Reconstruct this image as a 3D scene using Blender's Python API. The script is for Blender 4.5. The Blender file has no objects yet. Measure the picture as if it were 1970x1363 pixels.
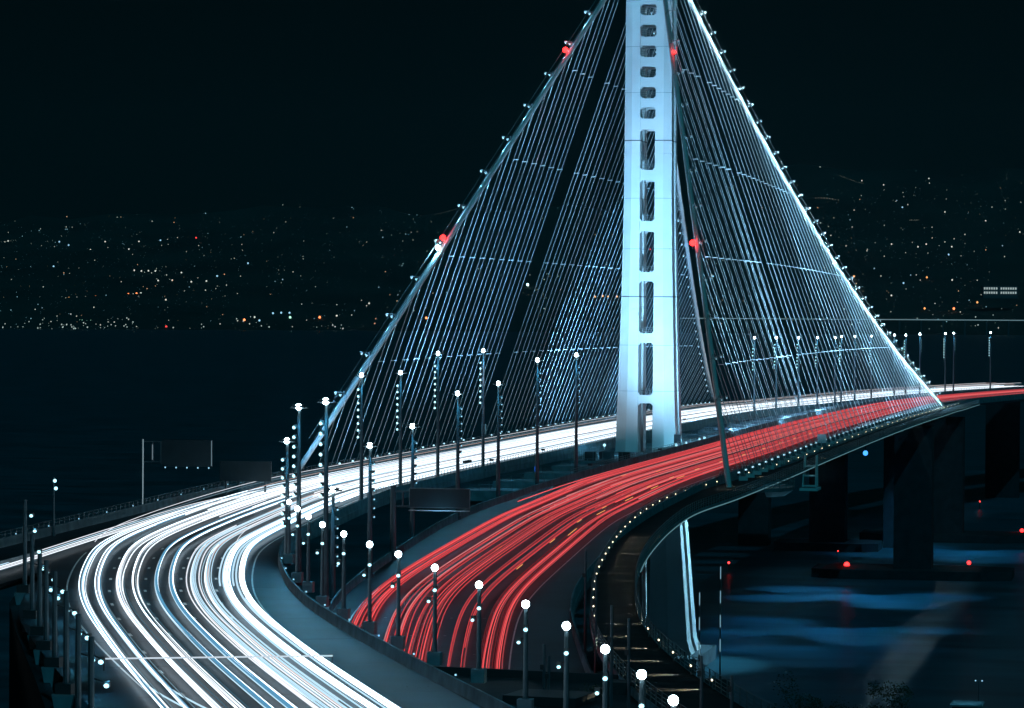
import bpy, bmesh, math, random
from mathutils import Vector, Matrix
random.seed(7)
scn = bpy.context.scene
COL = scn.collection
DATA = {"wb_in":[[-199.17,11.66,-0.51],[-242.15,7.19,-0.51],[-284.29,2.19,-0.51],[-323.42,-3.12,-0.51],[-340.38,-7.72,-0.51],[-376.99,-18.46,-0.51],[-401.87,-27.2,-0.51],[-420.73,-34.84,-0.51],[-432.88,-40.37,-0.51],[-449.09,-47.2,-0.51],[-461.68,-52.87,-0.51],[-470.05,-57.0,-0.51],[-479.59,-61.1,-0.51]],
"eb_n":[[-218.36,-10.58,-0.51],[-256.9,-12.38,-0.53],[-293.73,-15.3,-1.13],[-319.23,-17.16,-1.9],[-338.21,-18.41,-2.57],[-353.3,-19.54,-3.14],[-369.06,-21.63,-3.72]],
"eb_l":[[-184.33,-15.79,0.19],[-246.54,-18.8,0.19],[-287.86,-21.06,-0.28],[-316.94,-21.59,-1.12],[-349.74,-23.81,-2.3],[-386.36,-28.23,-3.62]],
"eb_r":[[-146.04,-33.77,0.26],[-221.41,-32.6,0.19],[-271.55,-35.12,0.03],[-306.67,-37.28,-0.79],[-340.38,-39.86,-1.95],[-362.92,-41.89,-2.8],[-397.47,-46.86,-3.96],[-422.76,-50.99,-4.56]],
"wb_l":[[-281.85,25.36,0.14],[-332.85,16.26,0.14],[-372.72,5.5,0.14],[-410.56,-7.45,0.14],[-465.85,-28.88,0.14],[-493.93,-40.23,0.14]],
"wb_r":[[-258.06,8.99,0.14],[-308.62,1.66,0.14],[-348.99,-6.52,0.14],[-375.11,-13.25,0.14],[-409.12,-24.17,0.14],[-441.28,-36.44,0.14],[-469.07,-48.14,0.14],[-489.78,-56.85,0.14]],
"eb_fog":[[-238.34,-36.47,-0.51],[-253.63,-36.6,-0.52],[-288.07,-38.44,-0.99],[-327.01,-42.17,-2.17],[-368.44,-47.2,-3.7],[-393.44,-51.73,-4.54],[-409.09,-55.22,-4.97]],
"bk_l":[[-159.08,-35.56,-0.51],[-202.11,-34.21,-0.51],[-248.58,-36.93,-0.51],[-290.38,-40.92,-0.51],[-333.05,-46.07,-0.51],[-364.61,-50.32,-0.51],[-402.46,-56.6,-0.51],[-427.9,-61.35,-0.51],[-444.89,-65.24,-0.51],[-461.08,-69.43,-0.51],[-473.06,-72.9,-0.51]],
"bk_r":[[-199.22,-43.53,-0.51],[-221.74,-41.72,-0.51],[-269.35,-44.6,-0.51],[-315.12,-48.75,-0.51],[-343.98,-52.09,-0.51],[-373.65,-56.47,-0.51],[-401.28,-61.0,-0.51],[-421.28,-65.12,-0.51],[-440.09,-69.81,-0.51],[-455.39,-74.36,-0.51],[-466.29,-77.83,-0.51],[-476.43,-80.67,-0.51]],
"ramp":[[-204.45,38.78,-0.51],[-248.12,35.79,-0.51],[-279.54,33.64,-0.51],[-307.29,31.75,-0.51],[-331.97,30.06,-0.51]],
"rampt":[[-236.34,31.19,0.09],[-292.9,25.61,0.09],[-331.66,21.37,0.09],[-367.46,17.29,0.09]],
"wbp":[[-349.55,-11.52,-0.51,14.58],[-376.55,-20.03,-0.51,19.36],[-400.13,-29.08,-0.51,20.67],[-223.33,10.35,-0.51,19.8],[-176.79,14.95,-0.51,19.38],[-153.54,13.61,-0.48,22.33],[-122.53,11.9,-0.32,22.32]],
"ebp":[[-363.51,-20.58,-3.52,12.73],[-339.2,-18.97,-2.61,15.84],[-296.87,-14.53,-1.21,15.31],[-259.14,-12.55,-0.54,18.08],[-215.68,-9.71,-0.51,18.56],[-174.67,-8.12,-0.51,21.65],[-135.13,-7.75,-0.38,21.92]],
"wfar":[[272.44,10.51,-0.97,22.69],[321.17,9.66,-1.39,22.79],[351.25,5.96,-1.69,22.91],[384.01,3.37,-2.04,23.06],[440.53,0.98,-2.28,23.29],[492.52,-4.85,-2.44,23.34],[558.89,-12.0,-2.64,23.57],[633.62,-21.95,-2.86,24.04],[685.09,-37.21,-3.02,24.45]],
"efar":[[396.25,-1.26,-2.15,23.12],[427.86,-4.9,-2.24,23.38],[504.74,-12.11,-2.47,23.74],[526.17,-19.77,-2.54,24.11],[586.47,-28.33,-2.72,24.41]],
"near":[[-351.03,-12.17,-0.51,7.38],[-377.25,-20.1,-0.51,8.22],[-389.17,-24.43,-0.51,8.16],[-405.93,-30.24,-0.51,8.43],[-418.87,-35.65,-0.51,8.43],[-431.64,-41.28,-0.51,8.4],[-444.18,-46.88,-0.51,8.49],[-456.72,-52.91,-0.51,8.36],[-468.74,-59.17,-0.51,8.02],[-488.41,-66.74,-0.5,8.3],[-504.42,-72.66,-0.5,8.3],[-519.39,-77.88,-0.5,8.3],[-533.63,-82.47,-0.5,8.3],[-546.33,-86.25,-0.5,8.3]],
"left":[[-393.07,4.74,-0.51,9.46],[-421.17,-5.88,-0.51,7.82],[-436.76,-12.05,-0.51,7.14],[-449.15,-16.94,-0.51,7.52],[-462.46,-22.28,-0.51,7.68],[-481.07,-29.57,-0.51,7.67],[-498.12,-36.25,-0.51,7.52],[-511.67,-41.7,-0.51,7.29]],
"lone":[[-309.16,30.89,-0.51,7.77]],
"sgn":[-319.23,-17.16,-1.9,9.32],
"sgl":[-242.38,39.69,-0.51,10.2],
"sgl2":[-211.55,36.03,-0.51,5.65],
"g1":[34.95,-33.01,0.01],
"g2":[47.1,43.77,-0.0],
"cbox":[-182.02,-6.36,-0.51],
"blue":[246.91,-25.11,-11.27],
"cap1":[260.09,-31.79,-48.0],
"cap2":[427.83,-50.57,-48.0],
"cap3":[417.34,-14.34,-48.0],
"beam":[-18.61,-11.78,-48.0],
"cabin":[-65.92,-74.18,-48.0],
"twl":[-65.44,-76.07,-48.0],
"red":[[264.86,-18.22,-46.5],[282.92,-52.95,-46.5],[438.1,-61.68,-46.5],[422.93,-0.17,-46.5],[321.65,-10.0,-46.5],[263.45,16.68,-46.5],[614.02,-37.3,-46.5]],
"wl":[[361.35,-40.93,-48.0],[184.9,-27.47,-48.0],[85.5,-28.04,-48.0],[38.7,-22.21,-48.0]],
"strk":[[-465.12,-26.86,-0.46],[-458.09,-44.5,-0.46]],
"thin":[[-406.23,-56.85,5.98,-406.33,-56.92,-2.26],[-435.61,-62.92,6.04,-435.72,-63.0,-3.2],[-472.84,-70.53,6.59,-472.9,-70.58,1.14],[-479.5,-72.96,6.23,-479.57,-73.01,0.33],[-404.85,-63.89,5.41,-404.96,-63.97,-4.25],[-405.11,-62.71,3.37,-405.18,-62.76,-2.37],[-493.33,-80.44,4.96,-493.38,-80.47,1.23],[-492.94,-82.56,3.57,-492.96,-82.58,1.24],[-466.04,-63.94,2.74,-466.07,-63.96,0.25],[-465.98,-64.32,1.83,-465.99,-64.33,0.25]],
"cam":[-731.1447716803627,-113.45035229227966,29.45584214762475,0.19470240784763174,-0.01294623301488888,0.005950367223768177,6489.489896423822],
"deckz":[0.0006990862476945796,-1.568531210375793e-05],
"H":38.56619332074048,"ztop":112.41384290192339,"xw":-159.19967562488856,"sw":-0.09590320711150022,"se":-10.314631540183566,"hy":[603.342038483578,591.6196767017144],
"city":[[12904,4768,120,"o"],[12330,4445,63,"O"],[12348,4403,64,"O"],[12410,4320,69,"o"],[12433,4294,71,"w"],[12456,4265,73,"w"],[12486,4231,75,"O"],[12555,4188,81,"o"],[12613,4132,86,"O"],[12642,4106,89,"O"],[12616,4112,86,"w"],[12675,4098,92,"w"],[11664,4276,4,"O"],[11318,4134,-24,"O"],[11193,4142,-34,"b"],[11213,4129,-32,"b"],[11198,4102,-33,"b"],[11624,4295,1,"b"],[11540,4186,-6,"b"],[11392,4083,-18,"g"],[11403,3958,-18,"g"],[11375,3928,-20,"g"],[11376,3919,-20,"g"],[11361,3897,-22,"g"],[11375,3885,-21,"g"],[11353,3959,-22,"o"],[11350,3984,-22,"b"],[11312,3839,-26,"w"],[11318,3798,-25,"w"],[11320,3775,-25,"w"],[10893,3926,-57,"w"],[10918,3823,-55,"b"],[10925,3759,-55,"b"],[10923,3883,-55,"w"],[10820,3653,-62,"w"],[10838,3607,-61,"w"],[10955,3718,-53,"w"],[11165,3526,-38,"r"],[11515,3328,-12,"O"],[11641,3323,-2,"w"],[11492,3263,-14,"b"],[14110,4041,237,"b"],[13706,4453,198,"w"],[13682,4412,195,"w"],[13693,4383,196,"w"],[13686,4349,195,"w"],[13638,4214,188,"w"],[13283,4148,151,"w"],[13218,4043,144,"w"],[13256,4203,149,"w"],[13264,3989,148,"w"],[13501,4010,172,"b"],[15240,4622,377,"r"],[14548,4841,297,"b"],[14986,5006,352,"w"],[15089,4758,361,"b"],[15022,4846,354,"w"],[14941,5224,350,"b"],[14794,5127,331,"b"],[14926,5480,353,"w"],[14598,4952,305,"w"],[14660,4782,310,"w"],[13826,4871,216,"b"],[13767,4621,207,"w"],[12390,3903,64,"w"],[13311,2590,139,"W"],[11829,3302,13,"b"],[11857,3277,15,"b"],[11861,3245,15,"b"],[11646,3185,-2,"g"],[11660,3073,-1,"O"],[11741,3027,5,"w"],[11688,2666,-1,"O"],[12338,3045,54,"w"],[12132,718,46,"O"],[12375,644,71,"o"],[12116,827,46,"o"],[13257,1203,179,"o"],[13266,903,176,"o"],[13187,794,165,"w"],[14415,877,325,"w"],[14125,871,285,"b"],[14390,1025,324,"w"],[14465,1149,337,"w"],[15831,1211,545,"b"],[16635,1372,685,"w"],[15696,995,518,"w"],[15008,604,405,"w"],[17299,763,786,"w"],[15404,783,468,"w"],[14492,996,338,"w"],[13041,981,150,"b"],[12053,1126,42,"w"],[12575,991,97,"w"],[16767,1496,712,"w"],[15674,1432,525,"w"],[16909,1161,728,"w"],[12814,2182,90,"o"],[12792,2157,88,"o"],[12785,2209,87,"o"],[12797,2121,88,"o"],[13357,1804,178,"b"],[13420,1819,183,"w"],[14881,2336,299,"o"],[15085,2341,323,"r"]]}

# ------------------------------------------------------------------ camera
CX, CY, CZ, YAW, PITCH, ROLL, FPX = DATA['cam']
CAMP = Vector((CX, CY, CZ))
cd = bpy.data.cameras.new('camera'); cam = bpy.data.objects.new('camera', cd); COL.objects.link(cam)
cd.sensor_width = 36; cd.lens = FPX / 1970 * 36; cd.clip_start = 1; cd.clip_end = 90000
fw = Vector((math.cos(PITCH) * math.cos(YAW), math.cos(PITCH) * math.sin(YAW), math.sin(PITCH)))
rt = Vector((math.sin(YAW), -math.cos(YAW), 0)); up = rt.cross(fw)
r2 = math.cos(ROLL) * rt + math.sin(ROLL) * up; u2 = -math.sin(ROLL) * rt + math.cos(ROLL) * up
M = Matrix((r2, u2, -fw)).transposed().to_4x4(); M.translation = CAMP
cam.matrix_world = M
scn.camera = cam
# ------------------------------------------------------------------ night sky, exposure
w = bpy.data.worlds.new('World'); scn.world = w; w.use_nodes = True
wn = w.node_tree; wn.nodes.clear()
wo = wn.nodes.new('ShaderNodeOutputWorld'); wb = wn.nodes.new('ShaderNodeBackground')
wb.inputs[0].default_value = (0.0001, 0.0021, 0.0027, 1); wb.inputs[1].default_value = 1.0
wt = wn.nodes.new('ShaderNodeTexCoord'); wx = wn.nodes.new('ShaderNodeSeparateXYZ'); wr = wn.nodes.new('ShaderNodeValToRGB')
wr.color_ramp.elements[0].position = 0; wr.color_ramp.elements[0].color = (.0002, .0031, .0038, 1)     # faint city glow near the horizon
wr.color_ramp.elements[1].position = .14; wr.color_ramp.elements[1].color = (.0001, .0020, .0024, 1)
wn.links.new(wt.outputs['Generated'], wx.inputs[0]); wn.links.new(wx.outputs['Z'], wr.inputs[0]); wn.links.new(wr.outputs[0], wb.inputs[0])
wn.links.new(wb.outputs[0], wo.inputs[0])
ml = bpy.data.lights.new('fill_sun', 'SUN'); ml.energy = .33; ml.color = (.04, .72, 1); ml.angle = math.radians(.5)  # sun lamp added as teal fill for hills, water and steel
mo = bpy.data.objects.new('fill_sun', ml); COL.objects.link(mo); mo.rotation_euler = (math.radians(52), 0, math.radians(-62))
scn.view_settings.view_transform = 'Standard'; scn.view_settings.look = 'None'
scn.view_settings.exposure = 0; scn.view_settings.gamma = 1
scn.render.engine = 'CYCLES'
scn.cycles.max_bounces = 4; scn.cycles.diffuse_bounces = 2; scn.cycles.glossy_bounces = 2
scn.cycles.sample_clamp_indirect = 3; scn.cycles.caustics_reflective = False; scn.cycles.caustics_refractive = False
# ------------------------------------------------------------------ materials
def pbr(name, c, rough=.6, metal=0, noise=0, nscale=1, bump=0, spec=.5):
    m = bpy.data.materials.new(name); m.use_nodes = True; nt = m.node_tree; b = nt.nodes['Principled BSDF']
    b.inputs['Base Color'].default_value = (*c, 1); b.inputs['Roughness'].default_value = rough; b.inputs['Metallic'].default_value = metal
    b.inputs['Specular IOR Level'].default_value = spec
    if noise or bump:
        tc = nt.nodes.new('ShaderNodeTexCoord'); n = nt.nodes.new('ShaderNodeTexNoise')
        n.inputs['Scale'].default_value = nscale; n.inputs['Detail'].default_value = 6
        nt.links.new(tc.outputs['Object'], n.inputs['Vector'])
        if noise:
            r = nt.nodes.new('ShaderNodeValToRGB'); r.color_ramp.elements[0].position = .3; r.color_ramp.elements[1].position = .72
            r.color_ramp.elements[0].color = (*[v * (1 - noise) for v in c], 1); r.color_ramp.elements[1].color = (*[min(1, v * (1 + noise)) for v in c], 1)
            nt.links.new(n.outputs['Fac'], r.inputs[0]); nt.links.new(r.outputs[0], b.inputs['Base Color'])
        if bump:
            bp_ = nt.nodes.new('ShaderNodeBump'); bp_.inputs['Strength'].default_value = bump
            nt.links.new(n.outputs['Fac'], bp_.inputs['Height']); nt.links.new(bp_.outputs[0], b.inputs['Normal'])
    return m
def glow(name, c, s):
    m = bpy.data.materials.new(name); m.use_nodes = True; nt = m.node_tree; nt.nodes.clear()
    o = nt.nodes.new('ShaderNodeOutputMaterial'); e = nt.nodes.new('ShaderNodeEmission')
    e.inputs[0].default_value = (*c, 1); e.inputs[1].default_value = s; nt.links.new(e.outputs[0], o.inputs[0])
    return m
M_ASPH = pbr('asphalt', (.013, .034, .046), .55, 0, .6, .12, .1)
M_PATH = pbr('path_asphalt', (.03, .032, .034), .95, 0, .3, .4, spec=.1)
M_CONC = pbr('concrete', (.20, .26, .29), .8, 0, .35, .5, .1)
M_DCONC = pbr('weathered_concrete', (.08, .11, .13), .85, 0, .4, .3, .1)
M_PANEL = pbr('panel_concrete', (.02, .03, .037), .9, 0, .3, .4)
M_TOWER = pbr('tower_paint', (.72, .72, .72), .5, 0, .13, .10)
M_TSEAM = pbr('tower_seam', (.12, .13, .14), .6)
M_CABLE = pbr('cable_paint', (.72, .72, .71), .4)
M_ROPE = pbr('rope_steel', (.62, .63, .64), .4, .0)
M_POLE = pbr('pole_steel', (.07, .11, .13), .5, .3, .2, .8)
M_DARK = pbr('dark_steel', (.04, .042, .045), .6)
M_RAIL = pbr('rail_steel', (.25, .26, .27), .5, .3)
M_PAINT = pbr('road_paint', (.75, .75, .73), .6)
M_BOARD = pbr('sign_board', (.015, .035, .045), .5, 0, .15, .6)
M_WSIGN = pbr('sign_white', (.75, .77, .76), .5)
M_BLACK = pbr('black_paint', (.02, .02, .02), .5)
M_YEL = pbr('yellow_paint', (.6, .5, .08), .5)
M_BLUE = pbr('blue_paint', (.03, .15, .6), .5)
M_LAND = pbr('earth', (.035, .04, .03), .95, 0, .5, .05, .4)
M_HILL = pbr('hill_scrub', (.05, .055, .05), .95, 0, .4, .002)
M_WATER = pbr('bay_water', (.03, .12, .16), .34, 0, .55, .03, .22, .5)
_nt = M_WATER.node_tree; _n = [n for n in _nt.nodes if n.type == 'TEX_NOISE'][0]; _tc = [n for n in _nt.nodes if n.type == 'TEX_COORD'][0]
_mp = _nt.nodes.new('ShaderNodeMapping'); _mp.inputs['Scale'].default_value = (3.2, 1, 1); _mp.inputs['Rotation'].default_value = (0, 0, .15)
_nt.links.new(_tc.outputs['Object'], _mp.inputs[0]); _nt.links.new(_mp.outputs[0], _n.inputs['Vector'])
M_LEAF = pbr('leaves', (.035, .06, .03), .7, 0, .5, 1.2)
M_BARK = pbr('bark', (.07, .055, .04), .9)
LB = (.20, .68, 1.0)
G_HEAD = glow('lamp_white', (.72, .93, 1), 40)
G_LED = glow('led_cool', (.42, .86, 1), 2.4)
G_LEDD = glow('led_dim', (.35, .75, 1), 1.2)
G_FIX = glow('cable_led', (.45, .82, 1), 1.8)
G_FIXD = glow('cable_led_dim', (.35, .75, .95), .7)
G_RED = glow('beacon_red', (1, .02, .02), 7)
G_REDS = glow('beacon_red_small', (1, .05, .05), 4)
G_BLUE = glow('beacon_blue', (.06, .34, 1), 1.9)
G_PATH = glow('path_lamp', (1, .86, .58), 3.5)
G_TUBE = glow('lit_edge_glow', (.30, .72, .85), .28)
G_WIN = glow('window_lit', (.75, .95, .95), .5)
CITYM = {'o': glow('city_orange', (1, .45, .15), 1.6), 'O': glow('city_sodium', (1, .26, .09), 3), 'w': glow('city_white', (.8, .95, .85), 1.1), 'W': glow('city_bright', (.6, .95, 1), 4),
         'b': glow('city_blue', (.35, .75, 1), 1.3), 'g': glow('city_green', (.45, 1, .7), 2), 'r': glow('city_red', (1, .08, .08), 1.5)}
# ------------------------------------------------------------------ mesh helpers
def tag(o, label=None, cat=None, group=None, kind=None):
    if label: o['label'] = label
    if cat: o['category'] = cat
    if group: o['group'] = group
    if kind: o['kind'] = kind
    return o
def empty(name, loc, label, cat, group=None, rz=0):
    o = bpy.data.objects.new(name, None); COL.objects.link(o); o.location = loc; o.rotation_euler.z = rz
    o.empty_display_size = .5
    return tag(o, label, cat, group)
class MB:
    def __init__(s): s.v = []; s.f = []
    def quadloop(s, rings, closed=True, caps=True):
        n = len(rings[0]); b = len(s.v)
        for r in rings: s.v += [tuple(p) for p in r]
        for i in range(len(rings) - 1):
            for j in range(n if closed else n - 1):
                k = (j + 1) % n
                s.f.append((b + i * n + j, b + i * n + k, b + (i + 1) * n + k, b + (i + 1) * n + j))
        if caps and closed:
            s.f.append(tuple(b + j for j in reversed(range(n)))); s.f.append(tuple(b + (len(rings) - 1) * n + j for j in range(n)))
        return s
    def box(s, c, size, rz=0):
        x, y, z = [q / 2 for q in size]; cr, sr = math.cos(rz), math.sin(rz)
        R = lambda a, b_: (c[0] + a * cr - b_ * sr, c[1] + a * sr + b_ * cr)
        rings = [[(*R(a, b_), c[2] + h) for a, b_ in ((-x, -y), (x, -y), (x, y), (-x, y))] for h in (-z, z)]
        return s.quadloop(rings)
    def tube(s, pts, r, n=6, caps=True):
        pts = [Vector(p) for p in pts]; rings = []
        for i, p in enumerate(pts):
            a = pts[max(0, i - 1)]; b = pts[min(len(pts) - 1, i + 1)]; t = (b - a).normalized()
            ref = Vector((0, 0, 1)) if abs(t.z) < .9 else Vector((1, 0, 0))
            x = t.cross(ref).normalized(); y = x.cross(t)
            rr = r[i] if isinstance(r, (list, tuple)) else r
            rings.append([p + x * math.cos(2 * math.pi * j / n) * rr + y * math.sin(2 * math.pi * j / n) * rr for j in range(n)])
        return s.quadloop(rings, True, caps)
    def ball(s, c, r, n=6, m=4, sz=1):
        rings = []
        for i in range(m + 1):
            a = math.pi * i / m; rings.append([(c[0] + r * max(.03, math.sin(a)) * math.cos(2 * math.pi * j / n), c[1] + r * max(.03, math.sin(a)) * math.sin(2 * math.pi * j / n), c[2] - r * sz * math.cos(a)) for j in range(n)])
        return s.quadloop(rings)
    def build(s, name, mat, parent=None, smooth=False, **kw):
        me = bpy.data.meshes.new(name); me.from_pydata(s.v, [], s.f); me.materials.append(mat)
        if smooth:
            for p_ in me.polygons: p_.use_smooth = True
        me.update()
        o = bpy.data.objects.new(name, me); COL.objects.link(o)
        if parent: o.parent = parent
        return tag(o, **kw) if kw else o
def dup(root, loc=None, rz=None, label=None, group=None):
    r = root.copy(); COL.objects.link(r)
    if loc is not None: r.location = loc
    if rz is not None: r.rotation_euler.z = rz
    if label: r['label'] = label
    if group: r['group'] = group
    for ch in list(root.children):
        c = ch.copy(); COL.objects.link(c); c.parent = r
        for g in ch.children:
            e = g.copy(); COL.objects.link(e); e.parent = c
    return r
def light(name, typ, loc, power, color, parent=None, aim=None, cone=60, blend=.5, size=.3):
    l = bpy.data.lights.new(name, typ); l.energy = power; l.color = color; l.shadow_soft_size = size
    if typ == 'SPOT': l.spot_size = math.radians(cone); l.spot_blend = blend
    o = bpy.data.objects.new(name, l); COL.objects.link(o); o.location = loc
    if parent:
        o.parent = parent
    if aim is not None:
        base = parent.location if parent else Vector((0, 0, 0))
        dv = Vector(aim) - (Vector(loc) + base)
        if parent: dv = Matrix.Rotation(-parent.rotation_euler.z, 3, 'Z') @ dv
        o.rotation_euler = dv.to_track_quat('-Z', 'Y').to_euler()
    return o
ORD = ['first', 'second', 'third', 'fourth', 'fifth', 'sixth', 'seventh', 'eighth', 'ninth', 'tenth', 'eleventh', 'twelfth', 'thirteenth', 'fourteenth', 'fifteenth']
# ------------------------------------------------------------------ curves of the roads, in plan
def sm(x): x = min(1, max(0, x)); return x * x * (3 - 2 * x)
ZA, ZB = DATA['deckz']
def zdeck(x):
    if x < -160: return ZA * -160 + ZB * 25600
    if x > 392: return ZA * 392 + ZB * 392 ** 2 - .003 * (x - 392)
    return ZA * x + ZB * x * x
def zeb(x): return zdeck(x) - 5.0 * sm((-250 - x) / 200)
def curve(ctrl, smooth_n=8):
    """smooth, evenly resampled (5 m) plan curve through control points"""
    P = [Vector((c[0], c[1])) for c in ctrl]; out = []
    for i in range(len(P) - 1):
        n = max(1, int((P[i + 1] - P[i]).length / 2.5))
        for k in range(n): out.append(P[i].lerp(P[i + 1], k / n))
    out.append(P[-1])
    for _ in range(smooth_n * 8):
        out = [out[0]] + [(out[i - 1] + out[i] * 2 + out[i + 1]) / 4 for i in range(1, len(out) - 1)] + [out[-1]]
    res = [out[0]]; acc = 0
    for i in range(1, len(out)):
        acc += (out[i] - out[i - 1]).length
        if acc >= 5: res.append(out[i]); acc = 0
    return res
def normals(c):
    N = []
    for i in range(len(c)):
        t = (c[min(len(c) - 1, i + 1)] - c[max(0, i - 1)]).normalized(); N.append(Vector((-t.y, t.x)))
    return N
def offs(c, o, zf, dz=0):
    """curve offset o metres to the left (towards +normal) lifted dz over the deck"""
    N = normals(c); out = []
    for i, (p, n) in enumerate(zip(c, N)):
        oo = o(i) if callable(o) else o
        q = p + n * oo; out.append(Vector((q.x, q.y, zf(p.x) + dz)))
    return out
def sweep(c, prof, zf, caps=True):
    """sweep a closed (offset, height) profile along the plan curve"""
    N = normals(c); rings = []
    for i, (p, n) in enumerate(zip(c, N)):
        rings.append([(p.x + n.x * a, p.y + n.y * a, zf(p.x) + h) for a, h in prof])
    return MB().quadloop(rings, True, caps)
def strip(c, a, b, zf, dz):
    N = normals(c); rings = []
    for i, (p, n) in enumerate(zip(c, N)):
        aa = a(i) if callable(a) else a; bb = b(i) if callable(b) else b
        rings.append([(p.x + n.x * aa, p.y + n.y * aa, zf(p.x) + dz), (p.x + n.x * bb, p.y + n.y * bb, zf(p.x) + dz)])
    return MB().quadloop(rings, False)
# listed from the near (west) end to the far (east) end
WBI = curve([(-640, -134), (-560, -98), (-520, -79.5)] + [tuple(q[:2]) for q in reversed(DATA['wb_in'])] + [(-160, 12.5), (-100, 11.5), (-40, 10.3), (0, 10), (150, 10), (300, 9.3), (390, 3.5), (490, -5), (560, -13), (640, -25), (720, -42), (900, -88), (1100, -150)])
EBN = curve([(-640, -100), (-560, -72), (-500, -53.5), (-445, -38.5)] + [tuple(q[:2]) for q in reversed(DATA['eb_n'])] + [(-160, -8.5), (-100, -9.5), (-40, -10.5), (0, -10.5), (150, -10.3), (300, -9.6), (390, -8), (430, -9.5), (505, -15), (560, -23), (620, -33), (700, -49), (880, -96), (1080, -160)])
BKL = curve([(-640, -134), (-560, -104), (-510, -85.8)] + [tuple(q[:2]) for q in reversed(DATA['bk_l'])] + [(-130, -37.2), (-80, -39.8), (0, -39.8), (300, -39.8), (370, -39.0), (470, -40.5)])
BKR = curve([(-640, -140), (-560, -111), (-520, -97)] + [tuple(q[:2]) for q in reversed(DATA['bk_r'])] + [(-160, -43.4), (-120, -44.2), (0, -44.4), (300, -44.4), (370, -43.6), (470, -45)])
# ------------------------------------------------------------------ SETTING: water, shore, hills
SEA = -48.0
me = MB(); me.v = [(-60000, -60000, SEA), (60000, -60000, SEA), (60000, 60000, SEA), (-60000, 60000, SEA)]; me.f = [(0, 1, 2, 3)]
me.build('water', M_WATER, kind='structure')
def land_z(x, y):
    ks = [(-900, 16), (-731, 12), (-640, 2), (-560, -6), (-500, -8), (-440, -12), (-380, -20), (-300, -28), (-200, -38), (-100, -47), (-60, -54), (200, -60)]
    z = ks[0][1]
    for (a, za), (b, zb_) in zip(ks, ks[1:]):
        if a <= x <= b: z = za + (zb_ - za) * (x - a) / (b - a)
    if x > 200: z = -60
    k = math.exp(-((x + 745) ** 2 + (y + 113) ** 2) / 2400) * 15
    z += k + 1.2 * math.sin(x * .06 + y * .04) + .8 * math.sin(y * .11 - x * .03)
    z -= 30 * sm((y - 60) / 140) + 14 * sm((-170 - y) / 200)
    return z
mb = MB(); nx, ny = 86, 80
for i in range(nx):
    for j in range(ny):
        x = -900 + i * 10; y = -450 + j * 10; mb.v.append((x, y, land_z(x, y)))
for i in range(nx - 1):
    for j in range(ny - 1): a = i * ny + j; mb.f.append((a, a + ny, a + ny + 1, a + 1))
mb.build('island_ground', M_LAND, smooth=True, kind='structure')
# the far shore hills rise from the water 12 km away
def hill_z(az, s):
    D = 12000 + 6000 * s; px = 985 - math.tan(az) * FPX if abs(az) < 1.2 else 0
    yb = 600 + (985 - px) * .006 + 40 if abs(px - 985) < 1500 else 640
    ridge = 60 * sm((500 - px) / 600) * (s ** 2)
    yt = (400 if px < 1300 else 400 - 80 * sm((px - 1300) / 120)) - 6 * math.sin(px * .013) - 4 * math.sin(px * .037)
    y = yb - (yb - yt) * s + ridge * .6 + 5 * s * math.sin(px * .03 + s * 9)
    return CZ + D * (fw.z + (681.5 - y) / FPX * u2.z) - 14
mb = MB(); na, nd = 160, 26
for i in range(na):
    az = -.9 + 1.8 * i / (na - 1)
    for j in range(nd):
        s = j / (nd - 1); D = 12000 + 6000 * s; a = YAW + az
        mb.v.append((CX + D * math.cos(a), CY + D * math.sin(a), hill_z(az, s) if j else SEA - 5))
for i in range(na - 1):
    for j in range(nd - 1): q = i * nd + j; mb.f.append((q, q + nd, q + nd + 1, q + 1))
mb.build('hills', M_HILL, smooth=True, kind='structure')
CNAME = {'o': ('pale orange lamp glowing on the dark far shore', 'pale orange shore lights'), 'O': ('big deep orange lamp glowing on the dark far shore', 'deep orange shore lights'),
         'w': ('small warm white lamp on the far dark hillside', 'warm white hillside lights'), 'W': ('brightest white light on the far hill, seen through the ropes left of the tower', None),
         'b': ('small icy blue lamp on the far dark shore', 'icy blue shore lights'), 'g': ('greenish white lamp in the row beside the far water', 'greenish shore lights'), 'r': ('small red lamp on the far dark hillside', 'red shore lights')}
protoc = {}
for x, y, z, c in DATA['city']:
    if c not in protoc:
        r = {'o': 4.2, 'O': 4.8, 'w': 3.4, 'W': 6, 'b': 3.8, 'g': 4.6, 'r': 4.2}[c]
        protoc[c] = MB().ball((0, 0, 0), r).build('shore_light', CITYM[c])
        o = protoc[c]
    else: o = protoc[c].copy(); COL.objects.link(o)
    o.location = (x, y, z); tag(o, CNAME[c][0], 'shore light', CNAME[c][1])
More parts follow.
